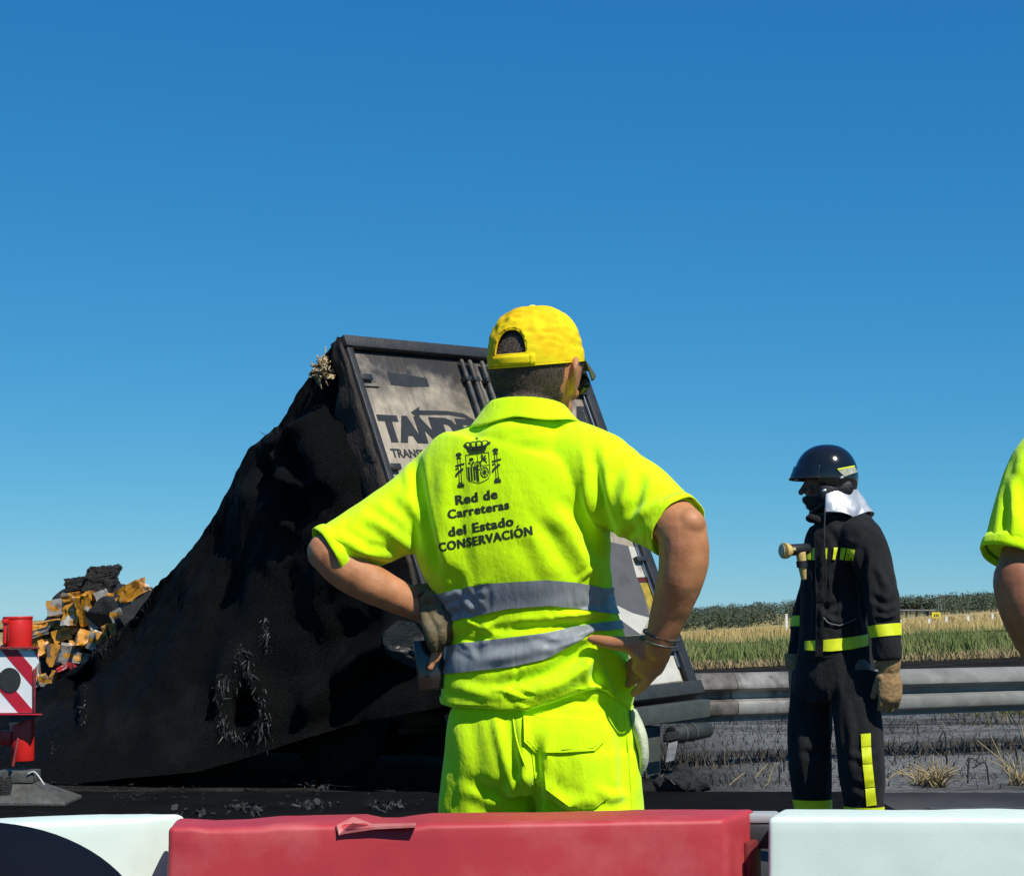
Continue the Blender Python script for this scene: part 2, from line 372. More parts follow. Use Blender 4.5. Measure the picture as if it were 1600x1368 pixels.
def grid_faces(n, m, wrap=False):
    Fc = []
    for i in range(n - 1 + (1 if wrap else 0)):
        for j in range(m - 1):
            i2 = (i + 1) % n; Fc.append((i * m + j, i2 * m + j, i2 * m + j + 1, i * m + j + 1))
    return Fc

# ================================================================== SETTING: ground, road, field, woods
def clampa(x, a, b): return np.minimum(np.maximum(x, a), b)
def terrain(x, y):
    x = np.asarray(x, float); y = np.asarray(y, float)
    k = clampa((x / np.maximum(y, 1) - .093) / .16, -.5, 1.4)
    z40 = .25 * k; z450 = -4.0 + 4.6 * k
    a = clampa((y - 16.5) / 23.5, 0, 1); b = clampa((y - 40) / 410, 0, 1)
    c = np.maximum(y - 450, 0)
    return np.where(y < 40, z40 * a, z40 + (z450 - z40) * b) + np.minimum(c, 450) * .007 - np.maximum(c - 450, 0) * .006
ys = np.concatenate([[-120, -40, -10, 0, 4, 8], np.arange(10, 45, 1.0), np.arange(45, 110, 5), np.arange(110, 460, 25), np.arange(460, 1200, 60), [1300, 1600, 2200, 3000]])
xs = np.concatenate([[-1500, -600, -250, -120, -60], np.arange(-30, 61, 3.0), np.arange(70, 200, 12), [250, 350, 600, 1500]])
X, Yg = np.meshgrid(xs, ys, indexing='ij')
Zg = terrain(X, Yg) - .004
Zg += np.where((Yg > 13) & (Yg < 42), .05 * np.array([[noise.noise(Vector((a * .6, b * .6, 0))) for b in ys] for a in xs]), 0)
gm = bpy.data.materials.new('verge_and_field'); gm.use_nodes = True
n, l = gm.node_tree.nodes, gm.node_tree.links; pb = n['Principled BSDF']; pb.inputs['Roughness'].default_value = 1.0; pb.inputs['Specular IOR Level'].default_value = .02
tc = n.new('ShaderNodeTexCoord'); sep = n.new('ShaderNodeSeparateXYZ'); l.new(tc.outputs['Object'], sep.inputs[0])
def noise_node(scale, det=8, vec=None, rgh=.65):
    t = n.new('ShaderNodeTexNoise'); t.inputs['Scale'].default_value = scale; t.inputs['Detail'].default_value = det; t.inputs['Roughness'].default_value = rgh
    l.new(vec or tc.outputs['Object'], t.inputs['Vector']); return t.outputs['Fac']
def rng_node(src, a, b, c=0, d=1):
    r = n.new('ShaderNodeMapRange'); r.inputs['From Min'].default_value = a; r.inputs['From Max'].default_value = b
    r.inputs['To Min'].default_value = c; r.inputs['To Max'].default_value = d; l.new(src, r.inputs['Value']); return r.outputs[0]
def mix_node(fac, a, b):
    m_ = n.new('ShaderNodeMix'); m_.data_type = 'RGBA'; l.new(fac, m_.inputs[0])
    for s, c in ((6, a), (7, b)):
        if isinstance(c, tuple): m_.inputs[s].default_value = (*c, 1)
        else: l.new(c, m_.inputs[s])
    return m_.outputs[2]
mpv = n.new('ShaderNodeMapping'); mpv.inputs['Scale'].default_value = (.35, 1, 1); l.new(tc.outputs['Object'], mpv.inputs[0])
char = mix_node(rng_node(noise_node(3.5), .38, .62), (.010, .0095, .009), (.032, .030, .028))
ash = mix_node(rng_node(noise_node(14), .4, .62), (.10, .105, .105), (.21, .215, .21))
ashf = n.new('ShaderNodeMath'); ashf.operation = 'MULTIPLY'; l.new(rng_node(noise_node(.55, 6, mpv.outputs[0]), .38, .52), ashf.inputs[0]); l.new(rng_node(sep.outputs[0], 1.0, 2.2), ashf.inputs[1])
burnt = mix_node(ashf.outputs[0], char, ash)
straw_bits = mix_node(rng_node(noise_node(22), .60, .68), burnt, (.20, .15, .085))
far_burn = mix_node(rng_node(noise_node(1.2), .4, .65), (.012, .011, .010), (.035, .032, .028))
ydist = n.new('ShaderNodeMath'); ydist.operation = 'ADD'; l.new(sep.outputs[1], ydist.inputs[0]); l.new(rng_node(noise_node(.25), 0, 1, -4, 4), ydist.inputs[1])
near = mix_node(rng_node(ydist.outputs[0], 20, 26), straw_bits, far_burn)
field = mix_node(rng_node(noise_node(.02), .4, .6), (.36, .28, .12), (.22, .20, .085))
col = mix_node(rng_node(ydist.outputs[0], 39.5, 42), near, field)
l.new(col, pb.inputs['Base Color'])
bp = n.new('ShaderNodeBump'); bp.inputs['Strength'].default_value = .9; bp.inputs['Distance'].default_value = .06; l.new(noise_node(9), bp.inputs['Height']); l.new(bp.outputs[0], pb.inputs['Normal'])
g = put('ground', (np.stack([X.ravel(), Yg.ravel(), Zg.ravel()], 1), grid_faces(len(xs), len(ys))), gm)
g['kind'] = 'structure'
# motorway slab with a slightly ragged outer edge
rx = np.arange(-60, 61, .5); rv = []; 
for x in rx:
    e = 12.3 + .05 * noise.noise(Vector((x * .8, 0, 0))) + .03 * noise.noise(Vector((x * 4, 3, 0)))
    for y in (-40, -8, 0, 4, 8, 10, 11, e - .05, e): rv.append((x, y, .012 if y < e else -.02))
g = put('road', (rv, grid_faces(len(rx), 9)), 'asphalt'); g['kind'] = 'structure'
# soot left by the fire on the asphalt round the trailer
sv_ = []
for i in range(60):
    for j in range(14):
        x = -7 + 9.2 * i / 59; y0 = 9.6 + .8 * max(0, (x - .2)) + .5 * noise.noise(Vector((x * .7, 1, 0))) + .15 * noise.noise(Vector((x * 4, 2, 0)))
        sv_.append((x, y0 + (12.26 - y0) * j / 13, .0165))
g = put('soot_film', (sv_, grid_faces(60, 14)), mat('soot_film', (.004, .004, .004), (.008, .008, .0078), 3, .95, .9, 60, spec=.06, c3=(.016, .016, .0155), scale3=1.6, lo3=.6, hi3=.75, bdist=.03)); g['kind'] = 'structure'
# edge line of the carriageway
lv = []
lx = np.arange(2.4, 41, 1.0)
for x in lx:
    for y in (11.15, 11.27): lv.append((x, y, .021))
g = put('edge_line', (lv, grid_faces(len(lx), 2)), mat('worn_line_paint', (.05, .05, .05), (.10, .10, .095), 3, .8, c3=(.02, .02, .02), scale3=1.2, lo3=.4, hi3=.55)); g['kind'] = 'structure'

def blades(n, xr, yr, h, w, lean, zoff=0, wy=None, fn=None):
    x = rng.uniform(*xr, n); y = yr[0] + (yr[1] - yr[0]) * rng.uniform(0, 1, n) ** (wy or 1)
    hh = h * rng.uniform(.6, 1.15, n); z = terrain(x, y) + zoff
    if fn is not None: hh = hh * fn(x, y)
    a = rng.uniform(0, 2 * math.pi, n); dx, dy = np.cos(a) * w * .5, np.sin(a) * w * .5; lx_, ly_ = rng.normal(0, lean, n) * hh, rng.normal(0, lean, n) * hh
    B = np.stack([x - dx, y - dy, z], 1); C = np.stack([x + dx, y + dy, z], 1)
    D = np.stack([x + dx * .8 + lx_ * .5, y + dy * .8 + ly_ * .5, z + hh * .6], 1); E = np.stack([x - dx * .8 + lx_ * .5, y - dy * .8 + ly_ * .5, z + hh * .6], 1)
    T = np.stack([x + lx_, y + ly_, z + hh], 1)
    V = np.stack([B, C, D, E, T], 1).reshape(-1, 3); i = np.arange(n) * 5
    Fc = [q for k in i for q in ((k, k + 1, k + 2, k + 3), (k + 3, k + 2, k + 4))]
    return V, Fc
# growing crop: green ragged margin, then the ripe field
o = put('crop_margin', blades(52000, (-6, 24), (38.8, 45), .52, .022, .28, wy=.8, fn=lambda x, y: np.array([.65 + .6 * noise.noise(Vector((a * .45, b * .3, 4))) + .25 for a, b in zip(x, y)])), 'crop_green', smooth=False)
tag(o, 'green leafy crop margin along the front of the ripe field', 'crop', kind='stuff')
o = put('dry_weed_fringe', blades(9000, (-6, 24), (37.9, 39.6), .17, .02, .5), 'straw', smooth=False)
tag(o, 'straw coloured weeds fringing the foot of the green crop', 'weeds', kind='stuff')
cx, cy = np.arange(-60, 200, 4.0), np.concatenate([np.arange(44, 110, 2.0), np.arange(110, 455, 12)])
cv = [(x * y / 120 , y, float(terrain(x * y / 120, y)) + .44 + .05 * noise.noise(Vector((x * .4, y * .4, 2)))) for x in cx for y in cy]
wheat_v = np.array(cv)
o = put('wheat_canopy', (np.vstack([wheat_v]), grid_faces(len(cx), len(cy))), 'wheat'); tag(o, 'golden ripe wheat field stretching behind the green margin', 'wheat', kind='stuff')
o = put('wheat_ears', merge(blades(30000, (-8, 34), (44, 75), .62, .05, .15, wy=1.3), blades(16000, (-10, 70), (70, 200), .66, .12, .1, wy=1.2)), 'wheat_blade', smooth=False)
tag(o, 'pale ears and stalks standing up from the wheat field', 'wheat', kind='stuff')

# woods on the far slope, one mass of leaf clumps
def leafclump(c, r, n, s):
    d = rng.normal(size=(n, 3)); d /= np.linalg.norm(d, axis=1)[:, None]
    P = np.asarray(c) + d * np.asarray(r) * rng.uniform(.55, 1.05, (n, 1)); a = rng.normal(size=(n, 3)); b = rng.normal(size=(n, 3))
    a /= np.linalg.norm(a, axis=1)[:, None]; b -= a * (a * b).sum(1)[:, None]; b /= np.linalg.norm(b, axis=1)[:, None]; sz = s * rng.uniform(.6, 1.3, (n, 1))
    V = np.stack([P + a * sz, P + b * sz * .8, P - a * sz, P - b * sz * .8], 1).reshape(-1, 3)
    return V, [(k, k + 1, k + 2, k + 3) for k in range(0, 4 * n, 4)]
parts = []
for i in range(900):
    y = rng.uniform(455, 900); x = y * rng.uniform(.0, .36); h = rng.uniform(3.2, 5.2) * (.75 + .0005 * y) * np.interp(x / y, [.09, .16, .25], [.85, 1.1, 1.15])
    zb = float(terrain(x, y)); parts.append(leafclump((x, y, zb + h * .5), (h * .55, h * .55, h * .5), 170, .26))
o = put('woodland', merge(*parts), 'leaf', smooth=False); tag(o, 'dark green wooded hillside beyond the wheat field', 'woodland', kind='stuff')
# a few round trees that stand clear in front of the wood, behind the firefighter's shoulder
for i, (px, py, Y, h) in enumerate([(1416, 953, 420, 4.2), (1432, 953, 424, 4.4), (1450, 953, 418, 3.9)]):
    b = W(px, py, Y); b[2] = terrain(b[0], b[1])
    t = thing('field_tree', b, 'round dark green tree standing between the wheat and the wood', 'tree', 'round trees at the far edge of the wheat')
    put('trunk', tube([b, b + V3(0, 0, h * .35), b + V3(.1, 0, h * .6)], [.22, .17, .08], 8), 'trunk', t)
    put('crown', merge(*[leafclump(b + V3(rng.uniform(-1, 1), rng.uniform(-1, 1), h * rng.uniform(.5, .85)), (1.3, 1.3, 1.0), 110, .28) for _ in range(7)]), 'leaf', t, smooth=False)
# white marker posts, yellow sign, lattice mast, irrigation boom out in the field
for px, py in ((1407, 977), (1452, 975), (1479, 972), (1513, 970), (1551, 967), (1229, 968)):
    b = W(px, py + 8, 95); b[2] = terrain(b[0], b[1]); zt = W(px, py - 8, 95)[2]
    t = thing('marker_post', b, 'slim white marker post standing in the ripe wheat', 'post', 'white posts across the wheat field')
    put('post', box((b + V3(0, 0, (zt - b[2]) / 2)), (V3(.055, 0, 0), V3(0, .03, 0), V3(0, 0, (zt - b[2]) / 2))), 'post_white', t, smooth=False)
    put('cap', box((b + V3(0, 0, zt - b[2] + .02)), (V3(.065, 0, 0), V3(0, .04, 0), V3(0, 0, .02))), 'post_white', t, smooth=False)
b = W(1463, 967, 160); zg = float(terrain(b[0], b[1])); base = V3(b[0], b[1], zg)
t = thing('field_sign', base, 'small yellow sign board on posts far out in the wheat', 'sign')
zc = W(1463, 961, 160)[2]
put('board', box((b[0], b[1], zc), (V3(.36, 0, 0), V3(0, .02, 0), V3(0, 0, .26))), 'sign_yellow', t, smooth=False)
for dx in (-.22, .22): put('leg', box((b[0] + dx, b[1] + .05, (zg + zc) / 2), (V3(.03, 0, 0), V3(0, .03, 0), V3(0, 0, (zc - zg) / 2))), 'galv', t, smooth=False)
for dx in (-.14, .0, .14): put('printed_mark', box((b[0] + dx, b[1] - .024, zc), (V3(.045, 0, 0), V3(0, .003, 0), V3(0, 0, .11))), 'black_plastic', t, smooth=False)
b = W(1468, 950, 430); b[2] = terrain(b[0], b[1]); zt = W(1468, 927, 430)[2]
t = thing('lattice_mast', b, 'thin grey lattice mast in front of the far wood', 'mast')
for sx in (-1, 1): put('leg', tube([b + V3(sx * .5, 0, 0), V3(b[0] + sx * .1, b[1], zt)], [.07, .05], 6, k=1), 'galv', t)
for k in range(5):
    z0 = b[2] + (zt - b[2]) * k / 5; w0 = .5 - .4 * k / 5; put('brace', tube([V3(b[0] - w0, b[1], z0), V3(b[0] + w0 * .85, b[1], z0 + (zt - b[2]) / 5)], [.04, .04], 5, k=1), 'galv', t)
put('cross_arm', tube([V3(b[0] - 1, b[1], zt - .4), V3(b[0] + 1, b[1], zt - .4)], [.05, .05], 5, k=1), 'galv', t)
a0, a1 = W(1405, 953, 300), W(1462, 953, 300); zg = float(terrain(a0[0], a0[1]))
t = thing('irrigation_boom', V3(a0[0], a0[1], zg), 'long pale irrigation boom on wheeled towers across the wheat', 'irrigator')
put('pipe', tube([a0, a1], [.12, .12], 8, k=1), 'galv', t)
for k in range(4):
    c = a0 + (a1 - a0) * (k + .5) / 4; zg = float(terrain(c[0], c[1]))
    for s in (-.7, .7): put('tower_leg', tube([c, V3(c[0] + s, c[1], zg)], [.06, .06], 6, k=1), 'galv', t)

# ================================================================== BURNT VERGE PLANTS
r0_, rdir_ = W(1040, 1051, 14.1), nrm((W(1600, 1040, 16.0) - W(1040, 1051, 14.1)) * [1, 1, 0])
def tuft(px, py, n, h, spread, m, name, label, cat, group, seedoff=0):
    b = onz(px, py, 0.0); V = []; Fc = []
    for i in range(n):
        a = rng.uniform(0, 2 * math.pi); L = h * rng.uniform(.45, 1.1); s = spread * rng.uniform(.2, 1.2)
        p0 = b + V3(rng.normal(0, .03), rng.normal(0, .03), 0); p2 = p0 + V3(math.cos(a) * s, math.sin(a) * s, L * rng.uniform(.5, 1))
        p1 = (p0 + p2) / 2 + V3(0, 0, L * .18); w = rng.uniform(.003, .006)
        v, f = tube([p0, p1, p2], [w, w * .8, w * .3], 4, k=2, rnd=False); k = len(V); V += list(v); Fc += [tuple(j + k for j in q) for q in f]
    o = put(name, (V, Fc), m, loc=b); return tag(o, label, cat, group)
for px, py, n_, h in ((1464, 1228, 46, .20), (1442, 1226, 30, .15), (1590, 1226, 26, .24)):
    tuft(px, py, n_, h, .20, 'straw', 'dry_grass_tuft', {1464: 'larger straw tuft at the asphalt edge, right beside a smaller one', 1442: 'small straw tuft between the firefighter and the larger tuft', 1590: 'leggy straw tuft at the asphalt edge below the olive scrub'}[px], 'grass', 'straw tufts along the asphalt edge')
for px, py, dx, dz in ((1598, 1222, -.30, .28), (1570, 1200, -.10, .24), (1608, 1195, -.06, .34), (1180, 1215, .09, .10), (1140, 1226, .10, .08), (1388, 1216, .12, .07), (1200, 1222, .05, .13), (1575, 1130, -.03, .16)):
    b = onz(px, py, 0.0)
    o = put('straw_stalk', tube([b, b + V3(dx * .5, 0, dz * .55), b + V3(dx, 0, dz)], [.006, .005, .003], 6), 'straw', loc=b)
    tag(o, 'single pale straw stalk leaning over the ash', 'stalk', 'loose straw stalks on the burnt verge')
for px, py, dx, dz in ((1425, 1180, -.10, .10), (1398, 1188, .05, .07), (1480, 1205, -.06, .28), (1512, 1222, .09, .16), (1545, 1224, -.10, .14), (1590, 1190, -.12, .13), (1225, 1205, .01, .10), (1218, 1222, 0, .12), (1435, 1150, -.08, .13)):
    b = onz(px, py, 0.0)
    o = put('burnt_stalk', tube([b, b + V3(dx * .2, 0, dz), b + V3(dx, 0, dz * .75)], [.006, .006, .004], 6), 'burnt_stalk', loc=b)
    tag(o, 'blackened bent stalk left standing in the ash', 'stalk', 'blackened stalks on the burnt verge')
o = put('roadside_scrub', merge(blades(5200, (5.3, 9.5), (19.3, 24), .16, .012, .7), blades(900, (4.5, 9), (18.6, 23), .18, .012, .6)), 'scrub', smooth=False)
tag(o, 'olive brown scrub growing low behind the guardrail', 'scrub', kind='stuff')
o = put('burnt_stubble', blades(7000, (1, 9), (12.6, 24), .05, .008, .6), 'burnt_stalk', smooth=False)
tag(o, 'short blackened stubble on the burnt verge', 'stubble', kind='stuff')
rb_ = []
for i in range(2600):                                             # unmown burnt grass under and behind the rail
    s_ = rng.uniform(-1, 8); p_ = r0_ + rdir_ * s_ + V3(0, rng.uniform(-.1, 1.0), 0); p_[2] = 0; h_ = rng.uniform(.03, .13); a_ = rng.uniform(0, 6.28); w_ = rng.uniform(.003, .008); ln_ = rng.normal(0, .5, 2) * h_
    rb_.append((np.array([p_ + V3(math.cos(a_) * w_, math.sin(a_) * w_, 0), p_ - V3(math.cos(a_) * w_, math.sin(a_) * w_, 0), p_ + V3(ln_[0], ln_[1], h_)]), [(0, 1, 2)]))
o = put('burnt_grass_strip', merge(*rb_), mat('burnt_grass', (.03, .026, .02), (.10, .078, .05), 3, .9), smooth=False)
tag(o, 'strip of scorched brown grass under the guardrail', 'grass', kind='stuff')
o = put('dry_litter', blades(500, (1, 9), (12.5, 22), .025, .006, 2.2), 'straw', smooth=False)
tag(o, 'fine straw litter strewn over the burnt verge', 'litter', kind='stuff')

# ================================================================== GUARDRAIL
r0, r1 = W(1040, 1051, 14.1), W(1600, 1040, 16.0); rd = nrm((r1 - r0) * [1, 1, 0]); rn = np.cross(rd, [0, 0, 1.])   # rn towards the road
ZT, ZB = .690, .335; hh = ZT - ZB
prof = [(-.02, .0), (.012, .0), (.03, .015), (.075, .075), (.083, .10), (.083, .112), (.070, .122), (.01, .135), (.0, .145), (.0, .185), (.01, .195), (.072, .21), (.083, .225), (.083, .285), (.075, .30), (.0, .325), (.012, hh), (-.02, hh)]
gr = thing('guardrail', r0 * [1, 1, 0], 'galvanised steel guardrail along the motorway verge, scorched beside the trailer', 'guardrail')
def rail_piece(name, s0, s1, m, lap=0):
    V = []; ss = np.linspace(s0, s1, 14)
    for s in ss:
        p = r0 + rd * s
        for o_, dz in prof: V.append(np.array([p[0], p[1], ZT - dz]) + rn * (o_ + lap))
    v, f = apply_mods((V, grid_faces(len(ss), len(prof))), [('SOLIDIFY', dict(thickness=.004, offset=0))])
    return put(name, (v, f), m, gr, smooth=40)
rail_piece('rail_beam', -2.2, .62, 'galv_burnt'); rail_piece('rail_beam', .60, 1.98, mat('galv_sooty', (.30, .29, .26), (.12, .11, .10), 3.5, .55, .2, 60, metal=.3, c3=(.05, .045, .04), scale3=4, lo3=.55, hi3=.7), .006)
rail_piece('rail_beam', 1.93, 5.3, 'galv', .0); rail_piece('rail_beam', 5.2, 9.3, 'galv', .006)
for s in (-1.6, 1.55, 5.55, 9.2):
    p = r0 + rd * s - rn * .12; c = V3(p[0], p[1], .30)
    ps = put('post', bevel(merge(box(c, (rd * .05, rn * .035, V3(0, 0, .36)))), .004), 'galv', gr, smooth=40)
    put('spacer', bevel(box(V3(*(p + rn * .075)[:2], ZT - hh / 2), (rd * .04, rn * .055, V3(0, 0, .09))), .004), 'galv', gr, smooth=40)
    put('bolt', ellip(V3(*(p + rn * .13)[:2], ZT - hh / 2), (rd * .015, V3(0, 0, .015), rn * .012), 10, 6), 'galv', gr)

# ================================================================== BURNT TRAILER
q_ = (-0.334, 12.026, .545, .836, .386, .043)
_lat, _fh, _up = V3(math.cos(q_[3]), math.sin(q_[3]), 0), V3(-math.sin(q_[3]), math.cos(q_[3]), 0), V3(0, 0, 1)
_u2 = _up * math.cos(q_[4]) + _fh * math.sin(q_[4]); TF = _fh * math.cos(q_[4]) - _up * math.sin(q_[4])
TL_ = _lat * math.cos(q_[5]) + _u2 * math.sin(q_[5]); TU = _u2 * math.cos(q_[5]) - _lat * math.sin(q_[5])
BL = V3(*q_[:3]); TW, TH = 2.5, 2.6
TRL = thing('burnt_trailer', V3(BL[0], BL[1], 0), 'burnt out lorry trailer, black collapsed sides, sooty rear doors', 'trailer')
def T(u, v, n=0.): return BL + TL_ * u + TU * v - TF * n
def D(px, py, n=0.):
    d = ray(px, py); o = np.array([0, 0, CH]); N = -TF; t = ((BL + N * n - o) @ N) / (d @ N); p = o + d * t - BL
    return np.array([p @ TL_, p @ TU])
from mathutils import Matrix
DM = Matrix(((TL_[0], TU[0], -TF[0], BL[0]), (TL_[1], TU[1], -TF[1], BL[1]), (TL_[2], TU[2], -TF[2], BL[2]), (0, 0, 0, 1)))
def dput(name, vf, m, parent=None, smooth=40):
    o = put(name, vf, m, None, smooth); par = parent or TRL
    o.parent = par
    if parent is None: o.matrix_local = Matrix.Translation(-Vector(base_of(TRL))) @ DM
    return o
def ubox(u0, u1, v0, v1, n0, n1, bv=.006):
    b_ = box(((u0 + u1) / 2, (v0 + v1) / 2, (n0 + n1) / 2), (V3((u1 - u0) / 2, 0, 0), V3(0, (v1 - v0) / 2, 0), V3(0, 0, (n1 - n0) / 2)))
    return bevel(b_, bv) if bv else b_
# sooted white door skin
dm = bpy.data.materials.new('sooted_door_paint'); dm.use_nodes = True
n, l = dm.node_tree.nodes, dm.node_tree.links; pb = n['Principled BSDF']; pb.inputs['Roughness'].default_value = .5
tc = n.new('ShaderNodeTexCoord'); sep = n.new('ShaderNodeSeparateXYZ'); l.new(tc.outputs['Object'], sep.inputs[0])
base_c = mix_node(rng_node(noise_node(5, 8), .35, .7), (.40, .34, .25), (.25, .205, .145))
ad = n.new('ShaderNodeMath'); ad.operation = 'ADD'; l.new(sep.outputs[1], ad.inputs[0]); l.new(rng_node(noise_node(2.2, 8), 0, 1, -.85, .75), ad.inputs[1])
soot = mix_node(rng_node(ad.outputs[0], 1.95, 2.4), base_c, (.030, .028, .026))
mpx = n.new('ShaderNodeMapping'); mpx.inputs['Scale'].default_value = (9, .7, 1); l.new(tc.outputs['Object'], mpx.inputs[0])
streak = mix_node(rng_node(noise_node(1.5, 6, mpx.outputs[0]), .50, .75, 0, .75), soot, (.085, .068, .048))
flake = mix_node(rng_node(noise_node(16, 8), .66, .72, 0, .7), streak, (.02, .019, .018))
l.new(flake, pb.inputs['Base Color'])
bp = n.new('ShaderNodeBump'); bp.inputs['Strength'].default_value = .35; bp.inputs['Distance'].default_value = .02; l.new(noise_node(6), bp.inputs['Height']); l.new(bp.outputs[0], pb.inputs['Normal'])
M['door_white'] = dm
dput('left_post', ubox(0, .055, 0, TH - .082, -.08, .03), 'frame'); dput('right_post', ubox(TW - .10, TW, 0, TH - .082, -.08, .03), 'frame')
dput('header', ubox(-.01, TW + .01, TH - .08, TH, -.10, .045), 'frame'); dput('sill', ubox(-.02, TW + .02, -.10, -.002, -.12, .05), 'chassis')
ld = dput('door', ubox(.062, 1.238, .01, TH - .09, -.05, -.01, .004), 'door_white'); rdoor = dput('door', ubox(1.262, TW - .112, .01, TH - .09, -.05, -.01, .004), 'door_white')
dput('door_seal', ubox(1.239, 1.261, .01, TH - .09, -.05, -.002, .003), 'frame')
def rod_at(u, par):
    dput('lock_rod', tube([V3(u, .05, .028), V3(u, TH - .12, .028)], [.017, .017], 10, k=1), 'rod', par)
    for v in (.18, .7, 1.25, 1.8, 2.34): dput('rod_bracket', ubox(u - .03, u + .03, v - .018, v + .018, -.008, .048, .004), 'frame', par)
for u in (1.10, 1.185): rod_at(u, ld)
for u in (1.315, 1.40): rod_at(u, rdoor)
for v in (.25, .95, 1.65, 2.3):
    dput('hinge', ubox(.04, .15, v - .02, v + .02, -.008, .034, .004), 'frame', ld); dput('hinge', ubox(TW - .20, TW - .08, v - .02, v + .02, -.008, .034, .004), 'frame', rdoor)
dput('chrome_strip', tube([V3(TW - .125, .12, .012), V3(TW - .125, TH - .2, .012)], [.008, .008], 8, k=1), mat('chrome', (.4, .4, .4), None, 20, .2, metal=1), rdoor)
def dpoly(pts, n0=-.0085, th=.0015, px=True):
    P = [np.append(D(*p), 0) if px else V3(*p, 0) for p in pts]; k = len(P); P = np.array(P)
    a = P + [0, 0, n0]; b = P + [0, 0, n0 + th]; area = sum(P[i][0] * P[(i + 1) % k][1] - P[(i + 1) % k][0] * P[i][1] for i in range(k))
    top = tuple(range(k, 2 * k)); 
    if area < 0: top = top[::-1]
    return np.vstack([a, b]), [top] + [(i, (i + 1) % k, (i + 1) % k + k, i + k) for i in range(k)]
# small lamp/latch recess plates, scorched patch, stickers on the left door
dput('latch_plate', bevel(dpoly([(563, 577), (590, 580), (592, 603), (568, 602)], th=.012), .004), 'door_white', ld)
dput('latch_inset', dpoly([(569, 583), (586, 585), (587, 597), (571, 597)], n0=.004, th=.003), 'door_grey', ld)
dput('peeled_sticker', dpoly([(606, 580), (640, 585), (668, 590), (672, 603), (640, 603), (612, 600)]), 'frame', ld)
# lettering
u0 = D(592, 652); u1 = D(727, 652); vb = D(608, 687)[1]; vt = D(592, 648)[1]
v, f = text2d('TANDEM', 1, .045); sc_y = (vt - vb) / .70; wT = text2d('TANDE', 1, .045)[0][:, 0]
sc_x = (u1[0] + .03 - u0[0]) / (wT.max() - wT.min())
v = np.column_stack([(v[:, 0] - v[:, 0].min()) * sc_x + u0[0], v[:, 1] * sc_y + vb, np.full(len(v), -.0072)])
v, f = merge(*[(v + [dx, 0, dn], f) for dx, dn in ((-.008, 0), (0, .0003), (.008, .0006))])
dput('lettering', (v, f), 'door_letter', ld, smooth=False)
tw_ = (v[:, 0].min(), v[:, 0].max())
v, f = text2d('TRANSPORTES', 1, .03); vb2 = D(615, 713)[1]; vt2 = D(612, 700)[1]
u2 = D(612, 705)[0]; wv = v[:, 0].max() - v[:, 0].min()
v = np.column_stack([(v[:, 0] - v[:, 0].min()) * ((D(706, 705)[0] - u2) / wv) + u2, v[:, 1] * (vt2 - vb2) / .70 + vb2, np.full(len(v), -.0072)])
dput('lettering', (v, f), 'door_letter', ld, smooth=False)
dput('arrow_print', merge(dpoly([(643, 643), (657, 634), (656, 640), (700, 641), (725, 645), (742, 655), (746, 662), (728, 652), (702, 647), (656, 647), (658, 655)])), 'door_letter', ld, smooth=False)
# graphics on the right door (grey field, pale swoosh, worn marker strip)
dput('grey_print', dpoly([(930, 840), (983, 852), (1018, 965), (990, 958), (961, 945), (940, 930), (920, 860)]), 'door_grey', rdoor, smooth=False)
dput('grey_print', dpoly([(940, 955), (962, 962), (1003, 990), (960, 992), (930, 985)]), 'door_grey', rdoor, smooth=False)
dput('pale_swoosh', dpoly([(920, 930), (961, 943), (990, 957), (1016, 964), (1002, 990), (962, 961), (925, 950)], n0=-.0079), 'door_pale', rdoor, smooth=False)
dput('pale_panel', dpoly([(983, 852), (1007, 856), (1018, 900), (996, 901)], n0=-.0079), 'door_pale', rdoor, smooth=False)
dput('marker_strip', dpoly([(997, 901), (1018, 901), (1020, 908), (999, 909)], n0=-.0075), 'marker_red', rdoor, smooth=False)
dput('marker_strip', dpoly([(1001, 910), (1019, 909), (1030, 960), (1020, 965)], n0=-.0075), 'marker_yellow', rdoor, smooth=False)
dput('pale_panel', dpoly([(985, 1040), (1055, 1022), (1066, 1062), (990, 1072)], n0=-.0079), 'door_pale', rdoor, smooth=False)
dput('scorched_panel', dpoly([(902, 634), (930, 634), (938, 662), (902, 662)], n0=-.0079), 'frame', rdoor, smooth=False)
# rear under-run bumper, supports, lamps
def wbox(name, c, ax, m, bv=.008): return put(name, bevel(box(c, ax), bv), m, TRL, smooth=40)
e = T(TW / 2, -.20, .06)
hl = nrm(TL_); 
wbox('bumper_beam', T(TW / 2 - .02, -.20, .0), (hl * 1.27, V3(0, 0, .062), nrm(TF * [1, 1, 0]) * .06), 'bumper')
for u in (1.93, .5):
    p = T(u, -.25, -.10); zt = p[2]
    wbox('bumper_bracket', V3(p[0], p[1], zt / 2 - .0), (hl * [1, 1, 0] * .085, V3(0, 0, zt / 2), nrm(TF * [1, 1, 0]) * .05), 'bumper')
    wbox('bumper_bracket_plate', V3(p[0], p[1], zt / 2) - hl * [1, 1, 0] * .13, (hl * [1, 1, 0] * .03, V3(0, 0, zt / 2 - .01), nrm(TF * [1, 1, 0]) * .04), 'grey_steel')
p = T(2.22, -.36, .0); put('lamp_housing', bevel(tube([p - hl * .20, p + hl * .08, p + hl * .24], [.062, .062, .055], 14, k=1, rnd=False), .01), 'chassis', TRL, smooth=40)
for k in (-.1, .02): put('clamp_ring', tube([p + hl * k, p + hl * (k + .02)], [.067, .067], 14, k=1, rnd=False), 'bumper', TRL, smooth=40)
p = W(1049, 1150, 13.3); wbox('hanging_bracket', p, (hl * .075, V3(0, 0, .03), TF * .02), 'char')
